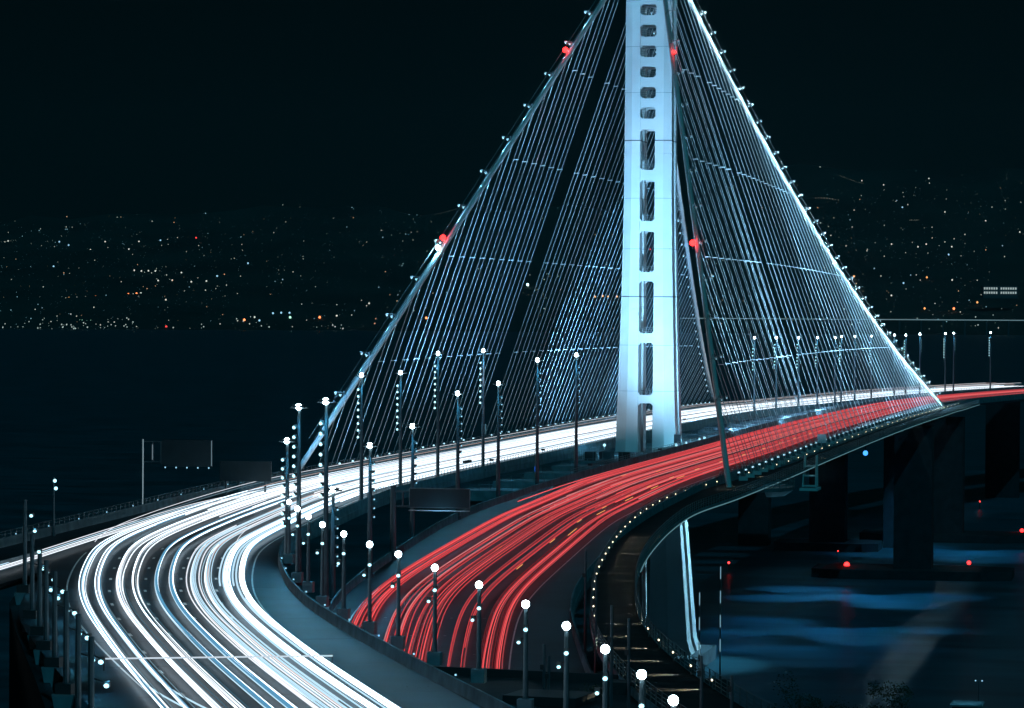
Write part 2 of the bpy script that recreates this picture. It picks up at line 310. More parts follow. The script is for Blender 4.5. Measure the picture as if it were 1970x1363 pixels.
# the crowd of dimmer lights on the hills
def cloud(mats, name, n, seed, lbl, kind):
    R = random.Random(seed); mb = MB(); k = 0
    def put(az, s, r):
        D = 12000 + 5800 * s; a_ = YAW + az; z = hill_z(az, s) + 24
        mb.ball((CX + D * math.cos(a_), CY + D * math.sin(a_), z), r, 4, 2)
    if kind == 'field':
        cl = [(R.uniform(-.165, .165), R.random() ** 1.2, R.uniform(.004, .02), R.uniform(.02, .09)) for _ in range(70)]
        while k < n:
            q = cl[int(R.random() ** 1.4 * len(cl))]
            if R.random() < .3: az, s = R.uniform(-.165, .165), R.random() ** 1.2
            else: az, s = R.gauss(q[0], q[2]), R.gauss(q[1], q[3])
            if not 0.01 < s < .98: continue
            if -.115 < az < -.03 and s > .8 and R.random() < .5: continue
            put(az, s, .6 + 2.5 * R.random() ** 3.0); k += 1
    elif kind == 'streets':
        while k < n:
            az, s = R.uniform(-.165, .165), R.random(); da = R.uniform(.0004, .0011) * R.choice((-1, 1)); ds = R.uniform(-.0012, .0012); rr = R.uniform(.9, 1.9)
            for q in range(R.randint(5, 16)):
                if 0 < s + ds * q < 1: put(az + da * q, s + ds * q, rr * R.uniform(.7, 1.2)); k += 1
    else:
        while k < n:
            px = R.uniform(0, 260) if R.random() < .5 else R.choice((R.uniform(380, 700), R.uniform(1650, 1970), R.uniform(0, 700)))
            put(-math.atan((px - 985) / FPX), abs(R.gauss(.03, .05)) + .005, R.uniform(1.0, 3.0)); k += 1
    return mb.build(name, mats, kind='stuff', label=lbl, cat='city lights')
cloud(glow('faint_white', (.75, .9, .78), .8), 'hillside_lights', 700, 1, 'scatter of faint whitish specks over the far dark hills', 'field')
cloud(glow('faint_blue', (.35, .75, .9), .8), 'hillside_lights', 300, 2, 'scatter of faint bluish specks over the far dark hills', 'field')
cloud(glow('faint_warm', (1, .62, .36), .8), 'hillside_lights', 220, 3, 'scatter of faint warm specks over the far dark hills', 'field')
cloud(glow('street_white', (.8, .9, .75), .6), 'street_light_rows', 90, 4, 'short rows of faint street lamps on the far dark hills', 'streets')
cloud(glow('shore_white', (.7, .95, .9), .7), 'waterfront_lights', 80, 5, 'crowd of small lamps along the far waterfront', 'shore')
# the lit line of a far causeway
def polar(px, D, z):
    a = YAW - math.atan((px - 985) / FPX); return Vector((CX + D * math.cos(a), CY + D * math.sin(a), z))
t = empty('far_causeway', polar(1650, 11500, SEA), 'thin straight lit line of a far causeway crossing the dark water at right', 'causeway')
def loc_(p): return p - t.location
mb = MB(); mb.tube([loc_(polar(1310, 11500, 6)), loc_(polar(2300, 11500, 6))], 1.6, 4); mb.build('deck', glow('causeway_glow', (.35, .62, .72), .35), t)
for k in range(24): q = loc_(polar(1310 + k * 42, 11500, 6)); MB().box((q.x, q.y, SEA / 2 - SEA + 1), (5, 5, 50)).build('pier', M_DCONC, t)
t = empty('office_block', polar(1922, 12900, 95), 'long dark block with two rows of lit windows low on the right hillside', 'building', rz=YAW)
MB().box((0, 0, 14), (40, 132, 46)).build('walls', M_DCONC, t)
for rw in range(2):
    for k in range(14):
        if k == 7: continue
        MB().box((-21.5, -58 + k * 9, 12 + rw * 16), (2, 5.5, 8)).build('window', G_WIN, t)
# ------------------------------------------------------------------ ROADS and bridge decks
WW = 25.6
def wbw(i): return WW + 3.5 * sm((-330 - WBI[i].x) / 90)
def section(name, c, w, zf, a0, a1, lbl, cat, fascia=2.0, inner=.5, soff=9, keel=2.9):
    t = empty(name, (0, 0, 0), lbl, cat)
    prof = [(a0 - .5, -.05), (a0 - .5, -1.1), (a0 + 3.5, -fascia), (a0 + soff, -keel), (a1 - soff, -keel), (a1 - 3.5, -fascia), (a1 + .5, -1.1), (a1 + .5, -.05)]
    sweep(c, prof, zf).build('girder', M_CONC, t)
    return t
# westbound: offset 0 (inner, south) to +25.6 (outer, north)
wbt = section('bridge_deck', WBI, WW, zdeck, 0, WW, 'long curving left deck of the bridge carrying the white headlight streaks', 'bridge deck')
strip(WBI, -.1, lambda i: wbw(i) - .1, zdeck, 0).build('westbound_road', M_ASPH, kind='structure')
def barrier(c, off, zf, parent, flip=1, h=1.05, mat=None):
    f = flip
    sweep(c, [(off, -.02), (off + .45 * f, -.02), (off + .3 * f, h), (off + .1 * f, h)] if f > 0 else [(off + .45 * f, -.02), (off, -.02), (off + .1 * f, h), (off + .3 * f, h)], zf).build('barrier', mat or M_CONC, parent)
def railing(c, off, zf, parent, z0=1.05, h=.8, step=1, name='railing', mat=None, rails=(0, .4, .8)):
    N = normals(c); mb = MB()
    pts = [Vector((p.x + n.x * off, p.y + n.y * off, zf(p.x) + z0)) for p, n in zip(c, N)]
    for hh in rails: mb.tube([q + Vector((0, 0, hh)) for q in pts], .035, 4)
    for k in range(0, len(pts) - 1, 1):
        for fr in ((0, .5) if step == 1 else (0,)):
            q = pts[k].lerp(pts[k + 1], fr); mb.box((q.x, q.y, q.z + h / 2 - .1), (.09, .09, h + .2))
    return mb.build(name, mat or M_RAIL, parent)
cut = lambda c, a, b: [p for p in c if a <= p.x <= b]
barrier(WBI, 0, zdeck, wbt, -1)
wout = [WBI[i] for i in range(len(WBI))]
barrier(cut(WBI, -200, 2000), WW, zdeck, wbt, 1)
railing(cut(WBI, -230, 700), -.25, zdeck, wbt)
railing(cut(WBI, -200, 700), WW + .25, zdeck, wbt)
# eastbound: offset 0 (north) down to -26 (south)
EW = 26.0
ebt = section('bridge_deck', EBN, EW, zeb, -EW, 0, 'right deck of the bridge carrying the red tail light streaks', 'bridge deck')
strip(EBN, -EW, .1, zeb, 0).build('eastbound_road', M_ASPH, kind='structure')
barrier(EBN, 0, zeb, ebt, 1)
barrier(EBN, -EW, zeb, ebt, -1)
railing(cut(EBN, -150, 700), .25, zeb, ebt)
railing(cut(EBN, -150, 700), -EW - .25, zeb, ebt)
# off ramp leaving to the left with its own barrier
RA = curve([(-520, 18), (-440, 22.5)] + [(q[0], q[1]) for q in reversed(DATA['ramp'])] + [(-165, 38.2)])
rmt = empty('ramp_deck', (0, 0, 0), 'slip road deck peeling away to the left edge behind the white streaks', 'ramp deck')
sweep(RA, [(-13, -.06), (-13, -1), (-10, -2.2), (-3, -2.2), (.5, -1), (.5, -.06)], zdeck).build('girder', M_CONC, rmt)
strip(RA, lambda i: -13 - 2 * sm((-200 - RA[i].x) / 60) , 0, zdeck, -.012).build('ramp_road', M_ASPH, kind='structure')
barrier(RA, 0, zdeck, rmt, 1, 1.1); railing(RA, .25, zdeck, rmt, 1.1, .7)
barrier(cut(RA, -600, -345), -9.5, zdeck, rmt, -1)
# painted markings and lanes: the outermost lane centres at a few stations, between which the lanes are spread
def lane_table(c, pts, x_default, v_default):
    N = normals(c); tb = [(x_default, v_default), (2000, v_default)]
    for q in pts:
        i = min(range(len(c)), key=lambda k: (c[k] - Vector(q[:2])).length); tb.append((q[0], (Vector(q[:2]) - c[i]).dot(N[i])))
    tb.sort(); tb = [(-900, tb[0][1])] + tb
    def f(x):
        for (x0, v0), (x1, v1) in zip(tb, tb[1:]):
            if x0 <= x <= x1: return v0 + (v1 - v0) * (x - x0) / (x1 - x0)
    vals = [f(p.x) for p in c]
    for _ in range(60): vals = [vals[0]] + [(vals[k - 1] + vals[k] * 2 + vals[k + 1]) / 4 for k in range(1, len(vals) - 1)] + [vals[-1]]
    return vals
WBr = lane_table(WBI, DATA['wb_r'], -200, 4.2); WBl = lane_table(WBI, DATA['wb_l'], -190, 21.8)
EBl = lane_table(EBN, DATA['eb_l'][1:], -150, -4.8); EBr = lane_table(EBN, DATA['eb_r'][1:], -150, -21.2)
LWB = lambda k, i: WBr[i] + .95 + (WBl[i] - WBr[i] - 1.9) * k / 4
LEB = lambda k, i: EBl[i] - .95 + (EBr[i] - EBl[i] + 1.9) * k / 4
def dashes(c, off, zf, L=2.5, every=3, wd=.15):
    N = normals(c); mb = MB()
    for i in range(0, len(c) - 1, every):
        p = c[i]; n = N[i]; tt = Vector((n.y, -n.x)); z = zf(p.x) + .006; o = off(i) if callable(off) else off
        q = p + n * o; a = q + n * wd; b = q - n * wd; e = tt * L
        k = len(mb.v); mb.v += [(b.x, b.y, z), (b.x + e.x, b.y + e.y, z), (a.x + e.x, a.y + e.y, z), (a.x, a.y, z)]; mb.f.append((k, k + 1, k + 2, k + 3))
    return mb
WL = [5.0 + 3.85 * k for k in range(5)]
for k in range(1, 5): dashes(WBI, lambda i, k=k: LWB(k - .5, i), zdeck).build('lane_line', M_PAINT, kind='structure')
strip(WBI, lambda i: LWB(0, i) - 2.1, lambda i: LWB(0, i) - 1.92, zdeck, .006).build('edge_line', M_PAINT, kind='structure')
strip(cut(WBI, -640, -330), 23.5, 23.68, zdeck, .006).build('edge_line', M_PAINT, kind='structure')
EL = [-5.6 - 3.65 * k for k in range(5)]
for k in range(1, 5): dashes(EBN, lambda i, k=k: LEB(k - .5, i), zeb).build('lane_line', M_PAINT, kind='structure')
strip(EBN, lambda i: LEB(0, i) + 1.84, lambda i: LEB(0, i) + 2.0, zeb, .006).build('edge_line', M_PAINT, kind='structure')
strip(EBN, lambda i: LEB(4, i) - 2.0, lambda i: LEB(4, i) - 1.84, zeb, .006).build('edge_line', M_PAINT, kind='structure')
# deck joints across the left road
for xx in [-470, -452, -432, -414, -396] + list(range(-378, 200, 22)):
    i = min(range(len(WBI)), key=lambda k: abs(WBI[k].x - xx)); p, n = WBI[i], normals(WBI)[i]
    mb = MB(); mb.box((p.x + n.x * 12.5, p.y + n.y * 12.5, zdeck(p.x) + .004), (.3, 24.6, .006), math.atan2(n.y, n.x) - math.pi / 2)
    mb.build('deck_joint', M_DARK, kind='structure')
for xx in list(range(-450, 200, 22)):
    i = min(range(len(EBN)), key=lambda k: abs(EBN[k].x - xx)); p, n = EBN[i], normals(EBN)[i]
    mb = MB(); mb.box((p.x - n.x * 13, p.y - n.y * 13, zeb(p.x) + .004), (.28, 25, .006), math.atan2(n.y, n.x) - math.pi / 2)
    mb.build('deck_joint', M_DARK, kind='structure')
# cross beams joining the two decks
for k, xx in enumerate(range(-150, 371, 30)):
    if abs(xx) < 8: continue
    t = empty('cross_beam', (xx, 0, zdeck(xx)), 'broad concrete-grey beam joining the two decks low in the gap %s' % ('left of the tower' if xx < 0 else 'right of the tower'), 'cross beam', 'cross beams between the decks')
    mb = MB(); mb.quadloop([[(a, y, z) for a, z in ((-4.5, -1.6), (4.5, -1.6), (4.5, -3.4), (3.4, -4.2), (-3.4, -4.2), (-4.5, -3.4))] for y in (-10.1, 9.6)])
    mb.build('beam_box', M_CONC, t)
    mb = MB()
    for y in range(-8, 9, 2):
        for sx in (-4.3, 4.3): mb.box((sx, y, -1.05), (.08, .08, 1.1))
    for sx in (-4.3, 4.3):
        for h in (-.55, -1.0): mb.tube([(sx, -9, h), (sx, 9, h)], .035, 4)
    mb.build('railing', M_RAIL, t)
# maintenance walkway beside the tower in the gap
t = empty('work_platform', (-30, 0, -1.2), 'blue-lit work platform with fence posts at the foot of the white tower', 'platform')
MB().box((0, 0, -.2), (50, 15.5, .4)).build('floor', M_CONC, t)
mb = MB()
for k in range(26):
    for y in (-7.5, 7.5): mb.box((-24.5 + k * 1.96, y, .9), (.08, .08, 1.8 + (k * 7 % 5) * .12))
for y in (-7.5, 7.5):
    for h in (.5, 1.1, 1.7): mb.tube([(-24.7, y, h), (24.7, y, h)], .04, 4)
for k in range(8): mb.box((-24.7, -7 + 2 * k, .9), (.08, .08, 2.2))
mb.build('fence', M_RAIL, t)
MB().box((-14, 2, .8), (4, 2.5, 1.6)).build('equipment_box', M_DCONC, t)
for yy in (-3, 4): MB().box((-22, yy, .9), (1.6, 2.2, 2)).build('equipment_box', M_DARK, t)
# ------------------------------------------------------------------ bike path hung outside the right deck
bpt = empty('path_deck', (0, 0, 0), 'narrow path deck curving beside the red streaks, edged with small warm lamps', 'path deck')
nB = min(len(BKL), len(BKR))
def ribbon(cl, cr, dz):
    # pair the stations of the two edges by nearest point
    L_ = []; j = 0
    for p in cl:
        while j + 1 < len(cr) and (cr[j + 1] - p).length <= (cr[j] - p).length: j += 1
        L_.append((p, cr[j]))
    return L_
PR = ribbon(BKL, BKR, 0)
mb = MB(); mb.quadloop([[(a.x, a.y, zdeck(a.x)), (b.x, b.y, zdeck(b.x))] for a, b in PR], False); mb.build('footpath', M_PATH, kind='structure')
mb = MB(); mb.quadloop([[(a.x, a.y + .1, zdeck(a.x) - .03), (a.x, a.y + .1, zdeck(a.x) - .75), (b.x, b.y - .1, zdeck(a.x) - .55), (b.x, b.y - .1, zdeck(a.x) - .03)] for a, b in PR]); mb.build('slab', M_CONC, bpt)
flat = lambda x: zdeck(x)
railing(BKL, -.05, flat, bpt, .05, 1.25, 1, 'inner_railing', None, (.3, .6, .9, 1.25))
railing(BKR, 0, flat, bpt, .05, 1.3, 1, 'outer_railing', None, (.3, .6, .9, 1.3))
N = normals(BKR)
mb = MB(); mb.tube([Vector((p.x, p.y - .1, zdeck(p.x) - .55)) for p in cut(BKR, -345, 470)], .09, 4); mb.build('path_edge_glow', G_TUBE, bpt)  # lit lower edge of the path put in as a glowing tube
# brackets under the path along the straight
br = []
for k in range(16):
    xx = -150 + k * 33
    t = empty('path_bracket', (xx, -40, zdeck(xx)), 'steel bracket holding the path deck off the outer side of the right deck', 'bracket', 'brackets under the path')
    mb = MB(); mb.quadloop([[(a, 3.6, -.9), (a, 3.6, -2.4), (a, -3.9, -1.3), (a, -3.9, -.8)] for a in (-.25, .25)]); mb.build('arm', M_CONC, t)
t = empty('lookout_bay', (-152, -47, -.6), 'pale lit lookout bay bulging from the path below the lower end of the dark cable', 'lookout')
mb = MB(); mb.quadloop([[(r * math.cos(a) * 1.7, 2.2 - r * math.sin(a) * .8, z) for a in [math.pi * q / 10 for q in range(11)]] for r, z in ((3.2, -1.6), (5, -.6), (5.2, -.02))]); mb.build('platform', M_CONC, t)
mb = MB()
for q in range(11):
    a = math.pi * q / 10; mb.box((5.1 * math.cos(a) * 1.7, 2.2 - 5.1 * math.sin(a) * .8, .6), (.1, .1, 1.2))
for h in (.4, .8, 1.2): mb.tube([(5.1 * math.cos(math.pi * q / 10) * 1.7, 2.2 - 5.1 * math.sin(math.pi * q / 10) * .8, h) for q in range(11)], .05, 4)
mb.build('railing', M_RAIL, t)
light('lookout_light', 'POINT', (-150, -46, -6), 500, LB)
# two steel maintenance frames standing out from the path
for k, (x, y) in enumerate(((-92, -46.5), (560, -60))):
    t = empty('inspection_frame', (x, y, -2 + zdeck(x)), ('pale steel inspection frame hanging outside the path right of the dark cable foot', 'pale steel inspection frame outside the far end of the right deck')[k], 'frame')
    mb = MB()
    for a, b in (((-1.6, 0, -1.5), (-.8, 0, 4.5)), ((1.6, 0, -1.5), (.8, 0, 4.5)), ((-1.6, 2.5, -1.5), (-.8, 2.2, 4.5)), ((1.6, 2.5, -1.5), (.8, 2.2, 4.5))): mb.tube([a, b], .16, 5)
    for h in (-1.3, .6, 2.4): mb.box((0, 1.2, h), (3, 2.6, .18))
    mb.build('frame', M_TOWER, t); MB().box((0, 1.2, -1.9), (6.5, 3.4, .5)).build('platform', M_TOWER, t)
# ------------------------------------------------------------------ SUSPENSION TOWER
HY, ZT, XW, SW, SE = DATA['H'], DATA['ztop'], DATA['xw'], DATA['sw'], DATA['se']
XE = 391.85
tw = empty('bridge_tower', (0, 0, -6), 'tall white four-shafted tower rising between the white and red streaks', 'bridge tower')
def hw(z):      # outer half width across the bridge
    pts = [(-50, 12.2), (-42, 9.8), (-6, 6.95), (0, 6.6), (15, 6.1), (32, 5.65), (53, 5.25), (98, 5.05), (116, 4.9)]
    for (a, b), (c, d_) in zip(pts, pts[1:]):
        if a <= z <= c: return b + (d_ - b) * (z - a) / (c - a)
    return pts[-1][1]
def gap(z): return 1.62 + .2 * sm((z - 60) / 40)
levels = [-50, -46, -42, -30, -12, -6, 0, 8, 15, 24, 32, 42, 53, 66, 80, 98, 108, 114]
def shaft(sx, sy, grow=0, zs=None):
    rings = []
    for z in (zs or levels):
        w = hw(z) + grow; g = gap(z) - grow; dx = w * .93; gx = 1.5 + grow * -1
        f = g + (w - g) * .52
        loop = [(gx, g), (dx * .99, g), (dx, f), (dx * .82, w), (gx + .3, w)]
        pts = [(sx * a, sy * b, z + 6) for a, b in loop]
        if sx * sy < 0: pts.reverse()
        rings.append(pts)
    return MB().quadloop(rings)
for sx in (-1, 1):
    for sy in (-1, 1):
        sh = shaft(sx, sy).build('tower_shaft', M_TOWER, tw)
        for zz in (12, 22, 43, 54, 77, 87, 97): shaft(sx, sy, .012, [zz, zz + .07]).build('seam', M_CONC, sh)
        for zz in (66.5, 32.5):
            shaft(sx, sy, .035, [zz, zz + .22]).build('seam', M_TSEAM, sh)
        for zz in (63.6, 29.7): shaft(sx, sy, .10, [zz, zz + .16]).build('ledge', M_TOWER, sh)
shaft(-1, 1, .06, [4.6, 4.8]).build('ledge', M_TOWER, tw)
def zpx(y): return (859.5 - y) * .1137
bands = [(34, 52), (75, 92), (114, 132), (153, 171), (193, 210), (232, 252), (330, 350), (428, 447), (526, 543), (643, 661), (761, 777), (-5, 13), (-44, -26), (-83, -65)]
for a, b in bands:
    z0, z1 = zpx(b), zpx(a); g = gap(z0) + .02; dx = hw(z0) * .93
    for sx in (-1, 1):          # beams across the bridge, front and rear
        xf = sx * (dx - .35); xb = sx * (dx - 1.7)
        mb = MB(); loop = [(xf, z0 + 6), (xf, z1 + 6), (xb, z1 + 6), (xb, z0 + 6)]
        if sx > 0: loop.reverse()
        mb.quadloop([[(q[0], y, q[1]) for q in loop] for y in (-g, g)])
        # haunches at the corners
        for sy in (-1, 1):
            for zz, dz in ((z0, -.55), (z1, .55)):
                tri = [(sy * g, zz + 6), (sy * (g - .5), zz + 6), (sy * g, zz + 6 + dz)]
                mb.quadloop([[(x_, y, z) for y, z in tri] for x_ in (xf, xb)])
        mb.build('cross_beam', M_TOWER, tw)
    for sy in (-1, 1):          # beams along the bridge, both sides
        w = hw(z0); mb = MB(); mb.box((0, sy * (w - 1.1), (z0 + z1) / 2 + 6), (3.02, 1.3, z1 - z0)); mb.build('cross_beam', M_TOWER, tw)
# inspection railings in the openings, standing on the beams
for a, b in bands[:11]:
    z1 = zpx(a) + 6; dx = hw(z1 - 6) * .93; g = gap(z1 - 6)
    mb = MB()
    for h in (.45, .9, 1.3): mb.tube([(-dx + 1, -g, z1 + h), (-dx + 1, g, z1 + h)], .045, 4)
    for y in (-.9, 0, .9): mb.box((-dx + 1, y, z1 + .65), (.07, .07, 1.3))
    if z1 > 66:
        for y in (-.1,): mb.box((-dx + 1.4, y, z1 + 1.05), (.1, .1, 2.1))
        mb.box((-dx + 1.4, .75, z1 + 2.0), (.1, 1.7, .1))
    mb.build('railing', M_RAIL, tw)
mb = MB(); mb.quadloop([[(a * 5, b * 5, z) for a, b in ((-1, -.8), (-1, .8), (-.8, 1), (.8, 1), (1, .8), (1, -.8), (.8, -1), (-.8, -1))] for z in (118, 122)]); mb.build('saddle_house', M_TOWER, tw)
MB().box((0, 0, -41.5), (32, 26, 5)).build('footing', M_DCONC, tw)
# ------------------------------------------------------------------ MAIN CABLES
def cpt(side, end, X):
    xe = XW if end < 0 else XE; t_ = 1 - X / xe
    a = Vector((xe, side * HY, zdeck(xe))); b = Vector((0, side * .9, ZT))
    p = a.lerp(b, t_); p.z += (SW if end < 0 else SE) * 4 * t_ * (1 - t_); return p
CL = {(1, -1): ('white main cable sloping down the left side of the photo from the tower', 'left'), (-1, -1): ('dark main cable dropping steeply just right of the tower to the red deck', 'near right'),
      (-1, 1): ('bright white main cable sloping down the right side to the far red deck', 'right'), (1, 1): ('main cable glimpsed through the openings of the white tower, ending behind it', 'rear')}
HGL = {(1, -1): 'pair of pale ropes under the left main cable, down to the white deck edge', (-1, -1): 'pair of blue-white ropes hanging from the dark near cable right of the tower',
       (-1, 1): 'pair of bright ropes hanging from the bright right-hand cable over the red streaks', (1, 1): 'pair of thin blue ropes close left of the tower on the white deck edge'}
protof = None
def make_fix(mat):
    t = bpy.data.objects.new('cable_lamp', None); COL.objects.link(t)
    mb = MB(); mb.tube([(0, 0, .4), (0, 0, 1.5)], .05, 4); mb.tube([(0, 0, 1.2), (-.1, 1.5, 1.3)], .05, 4); mb.tube([(0, -.5, .5), (0, .6, 1.4)], .04, 4); mb.build('bracket', M_RAIL, t)
    for y, z in ((1.5, 1.2), (.6, .8)): MB().box((0, y, z), (.42, .5, .3)).build('lamp_housing', M_TOWER, t)
    MB().ball((-.1, 1.5, .95), .16).build('lamp_glass', mat, t); MB().ball((-.1, .6, .6), .14).build('lamp_glass', mat, t)
    return t
FIXP = {}
for (side, end), (lbl, nm) in CL.items():
    xe = XW if end < 0 else XE
    n = 40; pts = [cpt(side, end, xe * (1 - i / n)) for i in range(n + 1)]
    low = pts[0]
    t = empty('main_cable', low, lbl, 'main cable')
    rel = [p - low for p in pts]
    tail = [Vector((end * 5, side * .4, -2.4)), Vector((end * 2.5, side * .2, -1.2))]
    MB().tube(tail + rel, .5, 8).build('cable', M_CABLE, t, True)
    off = Vector((0, side * .55, 1.25))
    for s2 in (-1, 1): MB().tube([r + Vector((0, side * .4 + s2 * .5, 1.35)) for r in rel[2:]], .03, 4).build('hand_rope', M_ROPE, t)
    # hangers
    xs = [end * (10 + 10 * k) for k in range(14 if end < 0 else 37)]
    for k, X in enumerate(xs):
        c = cpt(side, end, X); zb_ = zdeck(X) + .1
        h = empty('hanger_rope', (X, side * 38.6, zb_), HGL[(side, end)], 'hanger rope', 'ropes under the %s cable' % nm)
        top = c - h.location
        mb = MB(); mb.box((0, 0, .35), (.7, 1.5, .7)); mb.build('anchor', M_CABLE, h)
        for s2 in (-1, 1):
            b0 = Vector((.25 * s2, .5 * s2, .5)); t0 = top + Vector((0, .42 * s2, -.1))
            tn = top + Vector((0, .1 * s2, -1.6)) * 1
            mb = MB(); mb.tube([b0, t0], .056, 4); mb.build('rope', M_ROPE, h)
        for z_ in (20, 40, 60, 80):
            if z_ < top.z - 4: q = top * (z_ / top.z); MB().box((q.x, q.y, q.z), (.45, 1.15, .2)).build('spacer', M_CABLE, h)
        mb = MB(); dv = (cpt(side, end, X - 1) - cpt(side, end, X + 1)).normalized()
        mb.tube([top - dv * .7, top + dv * .7], .52, 8); mb.build('cable_clamp', M_CABLE, h)
        # small uplight at the deck, and a lamp bracket on the cable
        gl = G_FIX if (side, end) != (-1, -1) else G_FIXD
        if side > 0 and end < 0 or side < 0 and end > 0 or True:
            key = 'up'
            if key not in FIXP:
                u = bpy.data.objects.new('deck_uplight', None); COL.objects.link(u)
                MB().box((0, 0, .2), (.5, .6, .4)).build('housing', M_DARK, u); MB().ball((0, 0, .5), .22).build('lamp_glass', G_FIX, u); FIXP[key] = u
            else: u = dup(FIXP[key])
            u.location = (X + 1.5, side * 37.6, zdeck(X) + .9); tag(u, 'small uplight at the foot of the ropes on the %s' % ('outer edge of the white-streaked deck' if side > 0 else 'outer edge of the red-streaked deck'), 'uplight', 'uplights along the %s deck edge' % ('left' if side > 0 else 'right'))
        key = 'f%d' % (gl is G_FIX)
        if key not in FIXP: FIXP[key] = make_fix(gl); u = FIXP[key]
        else: u = dup(FIXP[key])
        for ch in [q for q in u.children if q.type == 'LIGHT']: bpy.data.objects.remove(ch)
        if (side, end) in ((-1, 1), (1, -1)) and X != 0:
            pw = 1500 if side < 0 else (1000 if X > -95 else 380)
            light('cable_light', 'POINT', (-.6 if side > 0 else .6, 2.3, -.9), pw, (.5, .84, 1) if side < 0 else LB, u, size=.15)
        u.location = c + Vector((0, 0, .2)); u.rotation_euler.z = 0 if side > 0 else math.pi
        tag(u, 'small bracket lamp riding on the %s main cable' % {'left': 'left', 'near right': 'dark near', 'right': 'bright right', 'rear': 'cable behind the tower, its'}[nm], 'cable lamp', 'lamps on the %s cable' % nm)
# red beacons on the cables
def beacon(loc, lbl, mat=None, r=.6, parentless=True):
    t = empty('warning_beacon', loc, lbl, 'beacon')
    MB().tube([(0, 0, -1.2), (0, 0, -.3)], .1, 6).build('stem', M_DARK, t); MB().ball((0, 0, 0), r, 10, 6).build('lamp_glass', mat or G_RED, t)
    light('beacon_light', 'POINT', (0, 0, .9 + r), 250, (1, .05, .05), t)
    return t
def on_cable(side, end, ypx):   # the point of a cable at a height that stands ypx in the photo
    best = None
    for k in range(400):
        X = (XW if end < 0 else XE) * k / 400; p = cpt(side, end, X); dlt = p - CAMP
        y = 681.5 - FPX * dlt.dot(u2) / dlt.dot(fw)
        if best is None or abs(y - ypx) < best[0]: best = (abs(y - ypx), p)
    return best[1]
beacon(on_cable(1, -1, 112) + Vector((0, .3, 1.6)), 'red warning light high on the left main cable')
beacon(on_cable(1, -1, 474) + Vector((0, .3, 1.5)), 'red warning light halfway down the left main cable, below it a white glare')
b_ = beacon(on_cable(-1, -1, 113) + Vector((0, -.3, 1.2)), 'dim red warning light on the dark cable against the tower top', None, .4)
beacon(on_cable(-1, -1, 480) + Vector((0, 1.0, 1.2)), 'red warning light right of the tower beside the dark cable')
p = on_cable(1, -1, 488); t = empty('cable_floodlight', p + Vector((-.6, .2, 1)), 'white floodlight shining on the left cable just under the middle red beacon', 'floodlight')
MB().box((0, 0, -.3), (.5, .5, .5)).build('housing', M_DARK, t); MB().ball((-.1, 0, 0), .5, 8, 5).build('lamp_glass', glow('flood_glass', (.7, .93, 1), 25), t)
light('cable_spot', 'POINT', (-1.2, .3, .2), 2500, LB, t)
# ------------------------------------------------------------------ HEADLIGHT AND TAIL LIGHT STREAKS
WM = [glow('streak_white_hot', (.72, .88, 1), 3.0), glow('streak_white', (.84, .93, 1), 1.5), glow('streak_white_soft', (.88, .92, 1), 1.1), glow('streak_cool', (.55, .82, 1), 1.05),
      glow('streak_blue', (.16, .52, .85), .6), glow('streak_dim', (.36, .60, .75), .4), glow('streak_rose', (1, .72, .66), .7), glow('streak_faint', (.18, .42, .58), .3)]
RM = [glow('streak_red_hot', (1, .11, .12), .95), glow('streak_red', (.9, .085, .10), .68), glow('streak_red_soft', (.85, .14, .17), .34), glow('streak_pink', (1, .32, .33), .6),
      glow('streak_red_deep', (.6, .06, .08), .26), glow('streak_orange', (1, .42, .14), 1.0)]
def streak(c, off, zf, h, r, mat, i0, i1, lbl, grp, name='light_streak'):
    N = normals(c); pts = []
    i0 = max(0, i0); i1 = min(len(c) - 1, i1); i = i0
    while i <= i1:
        p = c[i]; n = N[i]; o = off(i) if callable(off) else off
        pts.append(Vector((p.x + n.x * o, p.y + n.y * o, zf(p.x) + h)))
        step = 1 if p.x < -150 else (4 if p.x < 0 else 8)
        if i == i1: break
        i = min(i1, i + step)
    if len(pts) < 2: return
    o0 = pts[0].copy()
    ob = MB().tube([q - o0 for q in pts], r, 5).build(name, mat, None, True)
    ob.location = o0; tag(ob, lbl, 'light streak', grp); return ob
R = random.Random(11)
LN = ['innermost', 'second from the inside', 'middle', 'fourth from the inside', 'outermost']
endW = max(i for i, p in enumerate(WBI) if p.x < 760); endE = max(i for i, p in enumerate(EBN) if p.x < 760)
st0 = 1
dens = [11, 9, 10, 8, 8]
def wander(a, s, ph, o, drift=None):
    return lambda i: (o(i) if callable(o) else o) + a * math.sin(i / s + ph) + (drift(i) if drift else 0)
for k in range(5):
    for v in range(dens[k]):
        o_ = max(-.7, min(.7, R.gauss(0, .30))); h = R.choice((.62, .66, .7, .75)); sep = R.uniform(.72, .88); ph = R.uniform(0, 6); a = R.uniform(.05, .3); s = R.uniform(9, 26)
        q = R.random()
        m = (WM[0] if k == 0 and q < .5 else WM[0] if q < .18 else WM[1] if q < .42 else WM[2] if q < .58 else WM[3] if q < .70 else WM[4] if q < .78 else WM[5] if q < .88 else WM[6] if q < .92 else WM[7])
        r = R.uniform(.03, .085) if m not in (WM[4], WM[5], WM[7]) else .04
        if k == 0: r *= 1.35
        if k == 2 and v < 2: m = WM[4]; r = .09
        i0, i1 = st0, endW
        if v > 3 and R.random() < .4: i0 = R.randint(30, 90)
        elif v > 3 and R.random() < .3: i1 = R.randint(45, 110)
        for s2 in (-1, 1):
            streak(WBI, wander(a, s, ph, lambda i: LWB(k, i) + o_ + s2 * sep), zdeck, h + R.uniform(-.02, .02), r, m, i0, i1, 'white headlight streak in the lane %s of the left deck' % LN[k], 'headlight streaks, %s lane' % LN[k])
